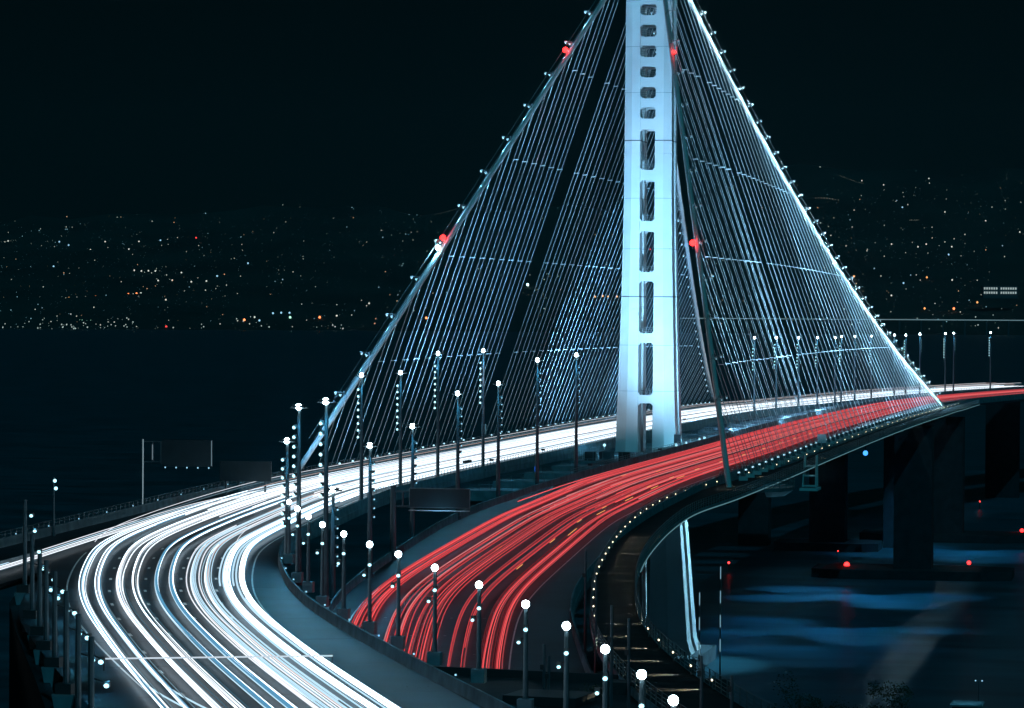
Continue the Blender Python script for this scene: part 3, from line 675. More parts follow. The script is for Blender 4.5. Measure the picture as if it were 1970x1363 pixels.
# cars changing lane at the lower left
for v, (la, lb, ic, ln_) in enumerate(((4, 3, 26, 9), (3, 4, 22, 10), (4, 3, 33, 9), (1, 0, 24, 8))):
    dr = lambda i, la=la, lb=lb, ic=ic, ln_=ln_: (LWB(la, i) - LWB(lb, i)) * sm((i - ic) / ln_ + .5)
    for s2 in (-1, 1):
        streak(WBI, wander(.1, 15, v, lambda i: LWB(lb, i) + s2 * .68 + .2 * v, dr), zdeck, .66, .07, WM[(1, 2, 3, 2)[v]], st0, R.randint(50, 120), 'white headlight streak crossing between lanes at the lower left', 'headlight streaks changing lane')
# marker lights of trucks high above the lanes, and far fill
for k in range(5):
    for v in range(2):
        uu = R.uniform(-.9, .9)
        streak(WBI, wander(.2, 20, v + k, lambda i: LWB(k, i) + uu), zdeck, R.uniform(1.4, 2.6), .04, R.choice((WM[6], WM[5], WM[2])), R.randint(60, 100), endW, 'thin high marker streak over the far part of the left deck', 'marker streaks')
i150 = min(i for i, p in enumerate(WBI) if p.x > -170)
for v in range(26):
    streak(WBI, 3.2 + v * .72, zdeck, .7 + (v % 3) * .12, .085, WM[(0, 1, 2, 1, 5, 1, 3)[v % 7]], i150 - R.randint(0, 22), endW, 'white headlight streak on the straight part of the left deck behind the tower', 'headlight streaks on the straight')
RP = curve([(-520, 3.5), (-440, 11)] + [(q[0], q[1]) for q in reversed(DATA['rampt'])] + [(-180, 30.2), (-150, 29.8)])
for v in range(5):
    streak(RP, wander(.15, 15, v, -1.6 + v * .62), zdeck, .66, .055, WM[(1, 2, 1, 3, 2)[v]], 0, len(RP), 'white headlight streak on the slip road leaving at the left edge', 'headlight streaks on the slip road')
# tail lights
for k in range(5):
    for v in range(9 if k in (0, 2) else 8):
        o_ = max(-.75, min(.75, R.gauss(0, .34))); h = R.choice((.75, .8, .85, .95)); sep = R.uniform(.58, .75); ph = R.uniform(0, 6); a = R.uniform(.03, .2); s = R.uniform(9, 22); q = R.random()
        m = RM[0] if q < .22 else RM[1] if q < .5 else RM[2] if q < .72 else RM[3] if q < .80 else RM[4]
        r = R.uniform(.035, .075)
        i0, i1 = st0, endE
        if R.random() < .3: i0 = R.randint(30, 100)
        for s2 in (-1, 1):
            streak(EBN, wander(a, s, ph, lambda i: LEB(k, i) + o_ + s2 * sep), zeb, h + R.uniform(-.02, .02), r, m, i0, i1, 'red tail light streak in the lane %s of the right deck' % (['nearest the gap', 'second from the gap', 'middle', 'fourth from the gap', 'nearest the path'][k]), 'tail light streaks, lane %s' % ORD[k])
i150 = min(i for i, p in enumerate(EBN) if p.x > -140)
for v in range(30):
    streak(EBN, -3.9 - v * .6, zeb, .8 + (v % 4) * .1, .08, RM[(0, 1, 2, 1, 3)[v % 5]], i150 - R.randint(0, 18), endE, 'red tail light streak on the straight part of the right deck', 'tail light streaks on the straight')
# blinking indicator dashes
for base, cc, n0, cnt, stp, ln_ in ((lambda i: LEB(3, i) - 1.4, EBN, 62, 14, 6, 1), (lambda i: LEB(4, i) + .9, EBN, 70, 9, 7, 2), (lambda i: LEB(2, i) + .6, EBN, 66, 10, 9, 1), (lambda i: LEB(1, i) + .8, EBN, 90, 14, 9, 2)):
    for j in range(cnt):
        i = n0 + j * stp; streak(cc, base, zeb, .85, .055, RM[5], i, i + ln_, 'short orange blinker dash among the red streaks', 'orange blinker dashes')
for j in range(11):   # row of orange dots in the near shoulder
    i = 27 + j; N = normals(EBN)[i]; p = EBN[i] + N * (LEB(4, i) - 2.9); ob = MB().tube([(0, 0, 0), (2.2, .8, 0)], .07, 5).build('light_streak', RM[5])
    ob.location = (p.x, p.y, zeb(p.x) + .8); tag(ob, 'short orange dash in the dark shoulder at the near end of the right deck', 'light streak', 'orange dashes in the shoulder')
# ------------------------------------------------------------------ LAMP POSTS
def post_mesh(h, r0=.34, r1=.17): return MB().tube([(0, 0, 0), (0, 0, .5), (0, 0, .52), (0, 0, h)], [r0 * 1.5, r0 * 1.5, r0, r1], 8)
RL = (.10, .58, .95)
def tall_post(x, y, z, h, lbl, grp, beadside, bright, aim=None, power=2600, nb=8):
    t = empty('lamp_post', (x, y, z), lbl, 'lamp post', grp)
    post_mesh(h).build('pole', M_POLE, t)
    mb = MB(); mb.tube([(0, -1.0, h - .1), (0, 1.0, h - .1)], .1, 6); mb.box((-.15, 0, h + .05), (.9, 1.2, .25)); mb.build('lamp_arm', M_POLE, t)
    MB().ball((-.3, 0, h - .0), .34, 16, 10).build('lamp_glass', G_HEAD, t)
    for b in range(nb):
        zz = h - 2.2 - b * 1.05
        MB().box((0, beadside * .38, zz + .1), (.35, .34, .34)).build('led_housing', M_DARK, t)
        MB().ball((-.12, beadside * .55, zz - .05), .19 if bright else .11, 6, 4).build('led_glass', G_LED if bright else G_LEDD, t)
    light('lamp_light', 'SPOT', (-1.0, 0, h - .3), power, RL, t, (x - 8, y, z), 120, .6, .4)
    return t
dt = sorted(DATA['wbp'], key=lambda q: -q[0])
for k, (x, y, z, h) in enumerate(dt):
    tall_post(x, y, z, h, '%s tall beaded lamp post left of the tower, on the white deck inner edge' % ORD[k], 'tall posts along the left deck', 1, True)
for k, (x, y, z, h) in enumerate(sorted(DATA['ebp'], key=lambda q: -q[0])):
    tall_post(x, y, z, h, '%s tall lamp post left of the tower on the gap side of the red deck' % ORD[k], 'tall posts along the right deck', -1, False, nb=7)
for k, (x, y, z, h) in enumerate(DATA['wfar']):
    tall_post(x, y, z, h, '%s beaded lamp post right of the tower, at the edge of the white band' % ORD[k], 'far posts along the white band', 1, True)
for k, (x, y, z, h) in enumerate(DATA['efar']):
    tall_post(x, y, z, h, '%s plain far lamp post between the white and red bands behind the bright cable' % ORD[k], 'far posts between the bands', -1, False, nb=5)
for k, (x, y, z, h) in enumerate(DATA['near']):
    t = empty('lamp_post', (x, y, z + 1.0), '%s short lamp post on the inner barrier of the left deck, from the far end' % ORD[k], 'lamp post', 'short posts along the inner barrier')
    h -= 1.0
    MB().box((0, 0, -.1), (1.0, 1.1, 1.1)).build('pedestal', M_CONC, t)
    post_mesh(h, .2, .15).build('pole', M_POLE, t)
    MB().tube([(0, 0, h - .3), (.1, 0, h + .1), (.16, 0, h + .3)], [.16, .24, .2], 8).build('lamp_hood', M_DARK, t)
    MB().ball((-.14, 0, h + .12), .29, 16, 10).build('lamp_glass', G_HEAD, t)
    for yy, zz in ((-.02, h - 1.75), (.5, h - 2.7)):
        mb = MB(); mb.box((0, yy, zz + .15), (.3, .34, .4)); mb.tube([(0, 0, zz + .3), (0, yy, zz + .3)], .05, 4); mb.build('led_housing', M_DARK, t)
        MB().ball((-.2, yy, zz), .18 if yy < .1 else .15, 6, 4, .8).build('led_glass', G_LED, t)
    light('lamp_light', 'SPOT', (-.8, 0, h - .1), 330, RL, t, (x - 9, y, z + 1), 130, .5, .3)
for k, (x, y, z, h) in enumerate(DATA['left']):
    t = empty('lamp_post', (x, y + .6, z + .3), '%s dark post down the left edge from the far end, two small spots on it' % ORD[k], 'lamp post', 'dark posts down the left edge')
    MB().box((0, 0, -.6), (1.5, 1.3, 2.2)).build('pedestal', M_DARK, t)
    mb = MB(); mb.quadloop([[(-.8, -.9, -.3), (-.8, .9, -.3), (-.8, .3, -3.4), (-.8, -.2, -3.4)], [(-.4, -.9, -.3), (-.4, .9, -.3), (-.4, .3, -3.4), (-.4, -.2, -3.4)]]); mb.build('corbel', M_CONC, t)
    post_mesh(h, .24, .22).build('pole', M_POLE, t)
    for yy, zz in ((-.75, h - 1.7), (-1.15, h - 3.3)):
        mb = MB(); mb.tube([(0, 0, zz + .5), (0, yy * .8, zz + .25)], .05, 4); mb.box((.05, yy, zz + .1), (.4, .34, .4)); mb.build('led_housing', M_DARK, t)
        mb = MB(); mb.ball((-.2, yy, zz), .2, 8, 4, .8); mb.build('led_glass', G_LED, t)
    light('lamp_light', 'SPOT', (-.3, -1.2, h - 2.5), 900, RL, t, (x, y - 12, z - 6), 120, .6, .3)
x, y, z, h = DATA['lone'][0]
t = empty('lamp_post', (x, y, z), 'lone slim post with two small lights on the far left barrier of the slip road', 'lamp post')
post_mesh(h, .18, .1).build('pole', M_POLE, t)
for yy, zz in ((-.15, h - .5), (-.3, h - 1.5)): MB().ball((0, yy, zz), .24).build('led_glass', G_LED, t)
# ------------------------------------------------------------------ FLOODLIGHTS FOR TOWER AND CABLES
def flood(loc, aim, power, cone, lbl, color=LB, blend=.4, size=.5):
    t = empty('floodlight', loc, lbl, 'floodlight')
    MB().box((0, 0, -.3), (.7, .7, .4)).build('housing', M_DARK, t)
    light('flood_beam', 'SPOT', (0, 0, .2), power, color, t, aim, cone, blend, size)
TW_C = (1.0, .88, 1.0)
flood((-150, 9.5, 3), (0, 0, 16), 150000, 11, 'hooded floodlight on the inner rail of the white deck aimed at the tower foot', (.70, .78, 1), .5)
flood((-148, 9.5, 3), (0, 0, 50), 60000, 18, 'hooded floodlight on the inner rail of the white deck aimed at mid tower', TW_C, .5)
flood((-146, 9.5, 3), (0, 0, 92), 85000, 20, 'hooded floodlight on the inner rail of the white deck aimed at the tower top', TW_C, .5)
RB = (.17, .52, .95)
flood((-190, 36.0, 2), (-90, 29, 42), 300000, 50, 'floodlight on the outer barrier left of the foot of the left cable', RB, .8)
flood((-119, 11, 2), (-52, 34, 48), 320000, 56, 'floodlight on the inner rail aimed up at the middle of the left ropes', RB, .8)
flood((-70, 10.5, 2), (10, 36, 50), 110000, 60, 'floodlight on the inner rail aimed up beside the tower', RB, .8)
flood((30, 11, 2), (110, 28, 40), 500000, 80, 'floodlight on the inner rail behind the tower', RB, .8)
flood((130, 11, 2), (220, 33, 20), 300000, 80, 'floodlight on the inner rail far behind the tower', RB, .8)
SB = (.26, .62, .95)
flood((-60, -11.5, 2), (40, -25, 60), 470000, 70, 'floodlight on the gap side rail of the red deck left of the bright ropes', SB, .8)
flood((50, -11.3, 2), (140, -28, 42), 360000, 75, 'floodlight on the gap side rail of the red deck behind the bright ropes', SB, .8)
flood((150, -11.2, 2), (250, -32, 22), 310000, 75, 'second floodlight behind the bright ropes on the gap side rail', SB, .8)
flood((250, -11, 2), (340, -36, 8), 280000, 80, 'third floodlight behind the bright ropes, farthest on the gap side rail', SB, .8)
flood((-131, -9.6, 2), (-60, -26, 50), 260000, 70, 'floodlight on the gap side rail aimed at the ropes of the dark cable', SB, .8)
# ------------------------------------------------------------------ PATH LAMPS
proto = None; kk = 0
def path_lamps(c, step, x0, x1, inward, grp, lbl, power):
    global proto
    N = normals(c); sub = [i for i in range(0, len(c), step) if x0 <= c[i].x <= x1]
    for i in sub:
        p = c[i] + N[i] * inward
        if proto is None:
            t = bpy.data.objects.new('path_lamp', None); COL.objects.link(t)
            MB().box((0, 0, .55), (.12, .12, 1.1)).build('post', M_RAIL, t)
            MB().ball((0, -.05, .75), .1, 6, 4).build('lamp_glass', G_PATH, t)
            l = light('lamp_light', 'SPOT', (0, 0, 0), 1900, (.95, .9, .66), t, cone=46, blend=.7, size=.03); l.location = (0, -.25, .62); l.rotation_euler = Vector((0, -1.9, -.55)).to_track_quat('-Z', 'Y').to_euler()
            proto = t
        else: t = dup(proto)
        t.location = (p.x, p.y, zdeck(p.x)); t.rotation_euler.z = math.atan2(N[i].y, N[i].x) - math.pi / 2 + (math.pi if inward > 0 else 0); tag(t, lbl, 'path lamp', grp)
path_lamps(BKL, 2, -418, -150, -.2, 'lamps on the inner rail of the curved path', 'small warm lamp on the left rail of the curved path', 110)
path_lamps(BKR, 2, -470, -415, .2, 'lamps on the outer rail at the near end of the path', 'small warm lamp on the right rail at the near end of the curved path', 26)
path_lamps(BKL, 3, -140, 440, -.2, 'lamps along the straight path', 'tiny warm lamp along the straight path below the bright ropes', 26)
# small reflector markers on barriers, their reflected light put in as glow
def markers(c, off, zf, step, x0, x1, lbl, grp):
    N = normals(c); pm = None
    for i in range(0, len(c), step):
        if not x0 <= c[i].x <= x1: continue
        p = c[i] + N[i] * off
        if pm is None: pm = MB().box((0, 0, 0), (.1, .14, .14)).build('reflector', G_LEDD); o = pm
        else: o = pm.copy(); COL.objects.link(o)
        o.location = (p.x, p.y, zf(p.x) + 1.25); tag(o, lbl, 'reflector', grp)
markers(RA, .3, zdeck, 3, -345, -170, 'tiny pale marker on the outer barrier of the slip road', 'markers on the slip road barrier')
markers(WBI, -.3, zdeck, 3, -480, -350, 'tiny pale marker on the inner barrier of the left deck', 'markers on the inner barrier')
# ------------------------------------------------------------------ SIGNS
def text(body, size, loc, mat, parent, rot=(math.pi / 2, 0, -math.pi / 2)):
    cu = bpy.data.curves.new('lettering', 'FONT'); cu.body = body; cu.size = size; cu.align_x = 'CENTER'; cu.align_y = 'CENTER'; cu.extrude = .01
    o = bpy.data.objects.new('lettering', cu); COL.objects.link(o)
    dg = bpy.context.evaluated_depsgraph_get(); me = bpy.data.meshes.new_from_object(o.evaluated_get(dg)); bpy.data.objects.remove(o)
    o = bpy.data.objects.new('lettering', me); COL.objects.link(o); me.materials.clear(); me.materials.append(mat); o.parent = parent; o.location = loc; o.rotation_euler = rot; return o
x, y, z, h = DATA['sgn']
t = empty('sign_gantry', (x, y, z), 'large dark sign board on a cantilever post beside the red streaks, seen in the gap', 'sign gantry')
MB().tube([(0, 0, 0), (0, 0, h)], [.42, .34], 10).build('post', M_POLE, t)
mb = MB()
for zz in (h - .7, h - 2.6): mb.box((0, -1.7, zz), (.3, 3.2, .25))
for yy in (-1.2, -2.4): mb.box((0, yy, h - 1.65), (.25, .2, 2.1))
mb.build('arm', M_POLE, t)
MB().box((-.1, -6.0, h - 1.5), (.3, 7.7, 2.35)).build('board', M_BOARD, t)
mb = MB()
for zz in (h - .3, h - 2.7): mb.box((-.3, -6.0, zz), (.06, 7.8, .08))
for yy in (-9.87, -2.13): mb.box((-.3, yy, h - 1.5), (.06, .08, 2.4))
mb.build('board_trim', M_RAIL, t)
mb = MB()
for q in (-.9, -.3): mb.box((q, -6.0, h - 3.05), (.1, 7.7, .1))
for yy in (-9.6, -7.9, -6.2, -4.5, -2.6): mb.box((-.6, yy, h - 3.05), (.7, .12, .12))
mb.build('catwalk', M_TOWER, t)
light('sign_light', 'POINT', (-2.2, -6, h - 3.6), 120, LB, t)
x, y, z, h = DATA['sgl']
t = empty('sign_gantry', (x, y, z), 'big dark blank sign board on a tall lit-edged post at the far left', 'sign gantry')
MB().box((0, 0, h / 2), (.4, .3, h)).build('post', M_POLE, t); MB().tube([(-.3, -.15, .3), (-.3, -.15, h)], .05, 4).build('post_edge_glow', glow('post_edge', (.55, .8, .9), .55), t)  # bright edge of the post put in as a glowing tube
MB().box((0, -7.0, h - 2.05), (.35, 7.8, 4)).build('board', M_BOARD, t)
mb = MB(); mb.box((0, -1.5, h - .35), (.3, 3.2, .2)); mb.box((0, -1.5, h - 3.4), (.3, 3.2, .2)); mb.box((0, -1.6, h - 2), (.2, .2, 3)); mb.box((0, -2.9, h - 2), (.25, .3, 3.4)); mb.build('frame', M_POLE, t)
MB().tube([(-.25, -1.6, h - 3.1), (-.25, -1.6, h - .8)], .045, 4).build('frame_edge_glow', glow('frame_edge', (.5, .7, .8), .4), t)  # brightness of the frame upright put in as glow
MB().tube([(-.25, -10.85, h - 3.9), (-.25, -10.85, h - .1)], .045, 4).build('board_edge_glow', glow('board_edge', (.4, .65, .78), .4), t)  # lit end of the board put in as a glowing tube
for q in range(5): 
    MB().ball((-.5, -3.7 - q * 1.7, h - 4.2), .12, 5, 3).build('lamp_glass', G_LEDD, t)
x, y, z, h = DATA['sgl2']
t = empty('sign_gantry', (x, y + .5, z), 'dim wide blank panel standing behind the barrier right of the big left sign', 'sign gantry')
MB().box((0, -4.3, h - 1.6), (.3, 8.5, 3.2)).build('board', M_BOARD, t)
for yy in (-1, -7.5): MB().box((.2, yy, h / 2 - .4), (.3, .3, h - 1)).build('post', M_POLE, t)
# speed limit sign at the tower foot
t = empty('speed_sign', (-9, -7.6, -.3), 'speed limit sign on the foot of the right tower shaft', 'sign')
MB().box((0, 0, .6), (.1, .1, 2)).build('post', M_RAIL, t); MB().box((0, 0, 2.2), (.08, 1.5, 1.9)).build('plate', M_BOARD, t)
text('SPEED', .38, (-.06, 0, 2.85), M_BLACK, t); text('LIMIT', .38, (-.06, 0, 2.42), M_BLACK, t); text('50', .85, (-.06, 0, 1.78), M_BLACK, t)
for key, lbl, sy, sz, dzz in (('g1', 'pale square sign among the bright ropes at the outer edge of the red deck', 1.9, 1.9, 0), ('g2', 'pale narrow sign at the outer edge of the white deck between the ropes', 1.1, 2.2, 1.2)):
    x, y, z = DATA[key]
    yy0 = -37.6 if key == 'g1' else 37.4; xx0 = 3.0 if key == 'g1' else 2.0
    t = empty('small_sign', (xx0, yy0, zdeck(x)), lbl, 'sign'); MB().box((0, 0, .9), (.1, .1, 1.8)).build('post', M_RAIL, t); MB().box((0, 0, 1.9 + dzz), (.08, sy, sz)).build('plate', M_WSIGN, t)
x, y, z = DATA['cbox']
t = empty('call_box', (-170, -7.2, .6), 'small blue box with a yellow plate, in the gap beside the red streaks', 'call box')
MB().box((0, 0, .5), (.12, .12, 3)).build('post', M_RAIL, t); MB().box((-.1, 0, 2.0), (.5, .65, .9)).build('box', M_BLUE, t); MB().box((-.1, 0, .9), (.1, .6, .7)).build('plate', M_YEL, t); MB().ball((-.1, 0, 2.9), .16).build('lamp_glass', G_BLUE, t)
light('box_light', 'POINT', (-1.2, 0, 2.6), 60, (.2, .5, 1), t)
# work lamps in the gap by the tower
for k, (xx, yy) in enumerate(((-20, -9), (-8, -9.4), (14, -9.2), (22, -9.2), (-2, 4.2), (-26, 5.5))):
    t = empty('work_lamp', (xx, yy, -.2), '%s small bright work lamp around the tower foot' % ORD[k], 'work lamp', 'work lamps round the tower foot')
    MB().box((0, 0, .5), (.1, .1, 1)).build('post', M_DARK, t); MB().ball((0, 0, 1.2), .32, 7, 4).build('lamp_glass', G_FIX, t); light('lamp_light', 'POINT', (-.8, 0, 1.5), 700, LB, t)
# blue navigation lamp under the right deck
t = empty('navigation_lamp', DATA['blue'], 'bright blue navigation lamp hanging under the outer edge of the right deck', 'navigation lamp')
MB().box((0, 0, 4), (.3, .3, 8)).build('hanger', M_DARK, t); MB().ball((0, 0, 0), .75, 10, 6).build('lamp_glass', G_BLUE, t)
# ------------------------------------------------------------------ PIERS AND WATER LEVEL
def cap(x, y, lx, ly, lbl, colw, colh, red, deck=True):
    t = empty('pier', (x, y, SEA), lbl, 'pier')
    a, b = lx / 2, ly / 2
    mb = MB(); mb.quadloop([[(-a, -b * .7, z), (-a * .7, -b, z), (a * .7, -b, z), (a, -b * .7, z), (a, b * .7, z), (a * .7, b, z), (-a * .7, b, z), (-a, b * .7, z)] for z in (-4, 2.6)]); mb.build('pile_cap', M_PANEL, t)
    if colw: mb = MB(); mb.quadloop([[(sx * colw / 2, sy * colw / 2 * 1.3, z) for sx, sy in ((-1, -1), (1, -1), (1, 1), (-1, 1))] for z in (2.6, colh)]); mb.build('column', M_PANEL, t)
    return t
cap(262, -38, 26, 58, 'dark pier in the water under the right deck, its wide cap between two red lamps', 8.5, 44, None)
cap(425, -36, 26, 56, 'farther dark pier behind, at the right edge of the photo', 10, 42, None)
cap(370, -2, 22, 34, 'faint pier standing under the middle of the far deck', 9, 42, None)
for k, (q, r) in enumerate(zip(DATA['red'], (.85, .6, .7, .25, .2, .35, .3))):
    t = empty('water_beacon', (q[0], q[1], q[2] + 1.4), ['biggest red lamp low on the left end of the dark pier cap', 'red lamp on the right end of the near pier cap', 'red lamp at the right edge on the farther pier cap', 'tiny red lamp above the biggest red lamp', 'faint red dot just above the biggest red lamp', 'small red lamp over dark water left of the piers', 'small red lamp on the far water below the deck'][k], 'beacon')
    MB().tube([(0, 0, -2.8), (0, 0, -.4)], .15, 5).build('stem', M_DARK, t); MB().ball((0, 0, 0), r, 8, 5).build('lamp_glass', G_RED if r > .5 else G_REDS, t)
    if r > .5: light('beacon_light', 'POINT', (-1.5, 0, 1), 70, (1, .05, .05), t)
# added spot under the path brightening the south side of the tower below deck
t = empty('added_underdeck_spot', (20, -41, -3), 'added spot under the path lighting the pale side of the tower legs below the deck', 'added spot')
MB().box((0, 0, .9), (.6, .6, 1.8)).build('housing', M_DARK, t)
light('leg_light', 'SPOT', (0, 0, -.3), 150000, (.30, .74, 1), t, (5, -7, -32), 66, .7)
# slender lit masts beside it
for k, (xx, yy, z0, z1) in enumerate(((-330, -60, -14, -1), (-338, -58.6, -12, -3.5))):
    t = empty('slender_mast', (xx, yy, land_z(xx, yy)), ['thin mast with a broken blue light line, left of the pale column', 'shorter thin lit mast close to the path rail'][k], 'mast')
    hh = z1 - land_z(xx, yy); MB().tube([(0, 0, 0), (0, 0, hh)], .08, 5).build('pole', M_DARK, t)
    g = glow('mast_line', (.35, .7, .9), .55)
    for q in range(4): MB().tube([(-.1, 0, hh - 1.6 - q * 2.9), (-.1, 0, hh - .1 - q * 2.9)], .05, 4).build('light_strip', g, t)
# columns of the decks
for nm, c, zf, off, lst, lb in (('left', WBI, zdeck, 12.8, (-420, -370, -320), 'stout column under the left deck'), ('right', EBN, zeb, -13, (-400, -350), 'stout column under the right deck')):
    for xx in lst:
        i = min(range(len(c)), key=lambda k: abs(c[k].x - xx)); N = normals(c)[i]; p = c[i] + N * off; zt = zf(p.x) - 3.8; zb2 = land_z(p.x, p.y) - 1
        t = empty('deck_column', (p.x, p.y, zb2), lb, 'column', 'columns under the %s deck' % nm); t.rotation_euler.z = math.atan2(N.y, N.x)
        mb = MB(); mb.quadloop([[(a * 2 * s, b * 1.6 * s, z) for a, b in ((-1, -.6), (-.6, -1), (.6, -1), (1, -.6), (1, .6), (.6, 1), (-.6, 1), (-1, .6))] for z, s in ((0, 1), (zt - zb2 - 4, 1), (zt - zb2, 1.7))]); mb.build('column', M_CONC, t)
for xx, yy in ((385, -24), (385, 24)):
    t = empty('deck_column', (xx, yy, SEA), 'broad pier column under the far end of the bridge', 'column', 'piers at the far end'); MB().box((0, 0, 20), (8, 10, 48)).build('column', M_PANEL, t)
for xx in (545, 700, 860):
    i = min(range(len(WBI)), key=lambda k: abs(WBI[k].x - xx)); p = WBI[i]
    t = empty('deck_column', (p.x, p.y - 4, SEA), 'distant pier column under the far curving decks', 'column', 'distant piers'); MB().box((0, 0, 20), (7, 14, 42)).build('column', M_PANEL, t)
# added spots imitate light falling past the decks onto the water
for k, (q, pw, cn, sx) in enumerate(zip(DATA['wl'], (180000, 330000, 250000, 80000), (50, 38, 36, 44), (1.0, .55, .5, .5))):
    t = empty('added_underdeck_spot', (q[0], q[1], -7), 'added spot under the right deck lighting the blue water patch %s' % ['between the far piers', 'before the near pier cap', 'nearest the pale column', 'beside the pale column base'][k], 'added spot')
    MB().box((0, 0, 1.6), (.8, .8, 3)).build('housing', M_DARK, t)
    for dx, dy, f_ in ((0, 0, .35), (34, 14, .3), (-30, -12, .3), (10, -20, .25), (-12, 18, .25)):
        l = light('water_light', 'SPOT', (dx * .02, dy * .02, -.5), pw * f_, (.08, .46, .9), t, (q[0] + dx * .6, q[1] + dy, SEA), cn, .9, .6)
# ------------------------------------------------------------------ PORTAL AT THE NEAR END OF THE RIGHT DECK
t = empty('tunnel_portal', (-455, -60, 0), 'dark flat-roofed portal over the near end of the red deck at the bottom', 'portal', rz=-.16)
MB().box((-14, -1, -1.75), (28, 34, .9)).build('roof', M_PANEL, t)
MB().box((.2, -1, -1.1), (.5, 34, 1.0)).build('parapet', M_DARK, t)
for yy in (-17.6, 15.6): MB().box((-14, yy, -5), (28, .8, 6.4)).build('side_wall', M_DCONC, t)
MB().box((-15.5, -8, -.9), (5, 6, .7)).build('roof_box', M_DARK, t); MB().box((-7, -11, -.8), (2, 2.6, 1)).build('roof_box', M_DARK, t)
# ------------------------------------------------------------------ thin poles near the path
for k, q in enumerate(DATA['thin']):
    if k in (4, 5): continue
    x, y, z, x2, y2, z2 = q
    zb3 = min(z2, zeb(x)) if k not in (6, 7) else z2 - 2
    t = empty('thin_pole', (x, y, zb3), ['bare thin pole at the left rail of the curved path, farthest', 'bare thin pole by the rail of the path, next to the farthest', 'bare thin pole right of the third last bright lamp', 'bare pole rising in the path near the bottom', '', '', 'dark pole in front of the pale column base', 'short dark pole at the bottom right of the path rail', 'short pole on the road shoulder by the portal, taller of two', 'short pole on the road shoulder by the portal, shorter of two'][k], 'pole')
    MB().tube([(0, 0, 0), (0, 0, z - zb3)], [.14, .11], 6).build('pole', M_POLE, t)
    mb = MB(); mb.box((0, .15, (z - zb3) * .78), (.3, .3, .4)); mb.build('box', M_DARK, t)
# glowing tube on added posts, imitating a line of light on the road
a, b = [Vector(q) for q in DATA['strk']]
t = empty('light_line', a, 'thin bright white line straight across the near lanes of the left deck', 'line')
dv = b - a; dv.z = 0; ang = math.atan2(dv.y, dv.x)
MB().tube([(0, 0, 1.0), (dv.x, dv.y, 1.0)], .07, 5).build('glow_tube', glow('line_glow', (.75, .88, 1), .8), t)
for q in ((0, 0), (dv.x, dv.y)): MB().box((q[0], q[1], .5), (.06, .06, 1)).build('post', M_BLACK, t)
# retaining wall at the left edge below the posts
pts = [(q[0], q[1]) for q in DATA['left']]
mb = MB(); prev = []
wl_ = sorted(pts)
mb.quadloop([[(x + 2, y + 1.8, -1.8), (x + 2, y + 3.0, -1.8), (x + 2, y + 3.0, -16), (x + 2, y + 1.8, -16)] for x, y in [(-560, -60)] + wl_ + [(-360, 14)]])
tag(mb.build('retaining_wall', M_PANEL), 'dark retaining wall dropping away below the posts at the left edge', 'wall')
# cabin and twin lamp, lower right
def dirpt(px, D, z):
    v = fw + (px - 985) / FPX * r2; a = CAMP + v * D; return Vector((a.x, a.y, z))
def zray(py, D): return CZ + D * (fw.z - (py - 681.5) / FPX * u2.z)
D = 430; p = dirpt(1866, D, 0); zt = zray(1347, D)
gz = land_z(p.x, p.y)
t = empty('cabin', (p.x, p.y, gz), 'small cabin with a pale flat roof at the bottom right corner', 'cabin')
hh = zt - gz
MB().box((0, 0, hh / 2 - .2), (3.6, 3.7, hh - .4)).build('wall', M_DCONC, t); mb = MB(); mb.quadloop([[(sx * a, sy * a, z) for sx, sy in ((-1, -1), (1, -1), (1, 1), (-1, 1))] for z, a in ((hh - .4, 2.05), (hh - .15, 2.05), (hh, 1.75))]); mb.build('roof', M_CONC, t)
MB().box((-1.83, .4, hh - 2.2), (.06, 1, 2)).build('door', M_DARK, t)
light('yard_light', 'POINT', (-2, 0, hh + 4), 250, LB, t)
D = 440; p = dirpt(1888, D, 0); gz = land_z(p.x, p.y); hh = zray(1304, D) - gz
t = empty('twin_lamp', (p.x, p.y, gz), 'slim double-headed lamp behind the cabin roof at the bottom right', 'lamp post')
MB().tube([(0, 0, 0), (0, 0, hh)], .08, 5).build('pole', M_POLE, t); MB().box((0, 0, hh), (.1, .9, .1)).build('arm', M_POLE, t)
for yy in (-.42, .42): MB().ball((0, yy, hh - .1), .1).build('lamp_glass', G_LEDD, t)
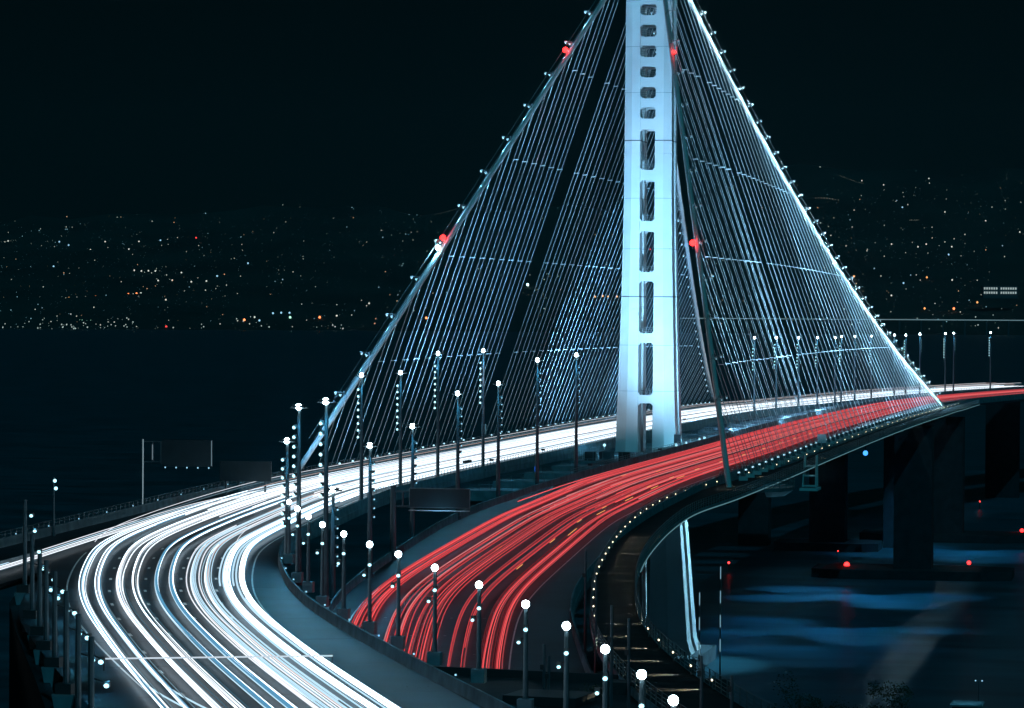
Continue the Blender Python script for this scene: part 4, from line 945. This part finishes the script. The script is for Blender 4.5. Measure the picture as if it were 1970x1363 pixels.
# ------------------------------------------------------------------ TREES AND SHRUBS on the bank
def shrub(px, D, size, lbl, tree=False, seed=0):
    R = random.Random(seed); p = dirpt(px, D, 0); gz = land_z(p.x, p.y)
    t = empty('tree' if tree else 'shrub', (p.x, p.y, gz - .2), lbl, 'tree' if tree else 'shrub')
    H = size * (1.6 if tree else 1.0)
    mb = MB(); mb.tube([(0, 0, 0), (.1, 0, H * .4), (.25, .1, H * .8)], [.2 * size / 3, .14 * size / 3, .04], 6)
    for k in range(7):
        a = R.uniform(0, 6.3); z0 = H * R.uniform(.2, .5); mb.tube([(.1, 0, z0), (math.cos(a) * size * .5, math.sin(a) * size * .5, z0 + H * R.uniform(.15, .4))], [.09 * size / 3, .03], 5)
    mb.build('trunk', M_BARK, t)
    mb = MB(); clumps = [(R.gauss(0, size * .33), R.gauss(0, size * .33), H * R.uniform(.3, 1.0), R.uniform(.18, .34) * size) for _ in range(16)]
    for cx, cy, cz, cr in clumps:
        for _ in range(150):
            d_ = Vector((R.gauss(0, 1), R.gauss(0, 1), R.gauss(0, 1))).normalized() * cr * R.uniform(.5, 1.05)
            q = Vector((cx, cy, cz)) + d_; e = Vector((R.gauss(0, 1), R.gauss(0, 1), R.gauss(0, .6))).normalized() * R.uniform(.1, .22); f_ = e.cross(Vector((R.gauss(0, 1), R.gauss(0, 1), R.gauss(0, 1)))).normalized() * .09
            k = len(mb.v); mb.v += [tuple(q - e), tuple(q + f_), tuple(q + e), tuple(q - f_)]; mb.f.append((k, k + 1, k + 2, k + 3))
    mb.build('crown', M_LEAF, t)
S = [(1470, 460, 4.5, 'round shrub at the right bottom, left end of the bank'), (1545, 450, 6, 'broad dark shrub second along the right-hand bank'), (1625, 440, 5, 'dark shrub third along the right-hand bank'), (1705, 430, 6, 'dense dark shrub left of the cabin'), (1775, 455, 5, 'low dark shrub nearest the left of the cabin'), (1950, 420, 5, 'dark shrub in the bottom right corner'), (30, 300, 5, 'dark bush in the bottom left corner')]
for k, (a, D, s, l) in enumerate(S): shrub(a, D, s, l, k in (1, 3), k)
for k, (xx, yy) in enumerate(((-463, -72), (-466, -68), (-470, -54))):
    R2 = random.Random(90 + k); t = empty('planter_shrub', (xx, yy, -1.3), ['small shrub on the portal roof, rightmost', 'small shrub on the portal roof, middle', 'small shrub on the portal roof, leftmost'][k], 'shrub')
    mb = MB()
    for _ in range(500):
        d_ = Vector((R2.gauss(0, .5), R2.gauss(0, .6), abs(R2.gauss(0, .35)))); e = Vector((R2.gauss(0, 1), R2.gauss(0, 1), R2.gauss(0, 1))).normalized() * .12; f_ = e.cross(Vector((0, 0, 1))).normalized() * .05
        j = len(mb.v); mb.v += [tuple(d_ - e), tuple(d_ + f_), tuple(d_ + e), tuple(d_ - f_)]; mb.f.append((j, j + 1, j + 2, j + 3))
    mb.build('crown', M_LEAF, t); MB().tube([(0, 0, 0), (0, 0, .5)], .05, 5).build('trunk', M_BARK, t)
# ------------------------------------------------------------------ thin night haze over the bay
hz = MB().box((0, 0, (-50 + 1400) / 2), (44000, 44000, 1450)).build('haze', M_DARK)
hm = bpy.data.materials.new('haze'); hm.use_nodes = True; nt = hm.node_tree; nt.nodes.clear()
o_ = nt.nodes.new('ShaderNodeOutputMaterial'); v_ = nt.nodes.new('ShaderNodeVolumePrincipled')
v_.inputs['Color'].default_value = (.6, .88, 1, 1); v_.inputs['Density'].default_value = 1.3e-5; v_.inputs['Anisotropy'].default_value = .3
nt.links.new(v_.outputs[0], o_.inputs['Volume']); hz.data.materials.clear(); hz.data.materials.append(hm); hz['kind'] = 'stuff'
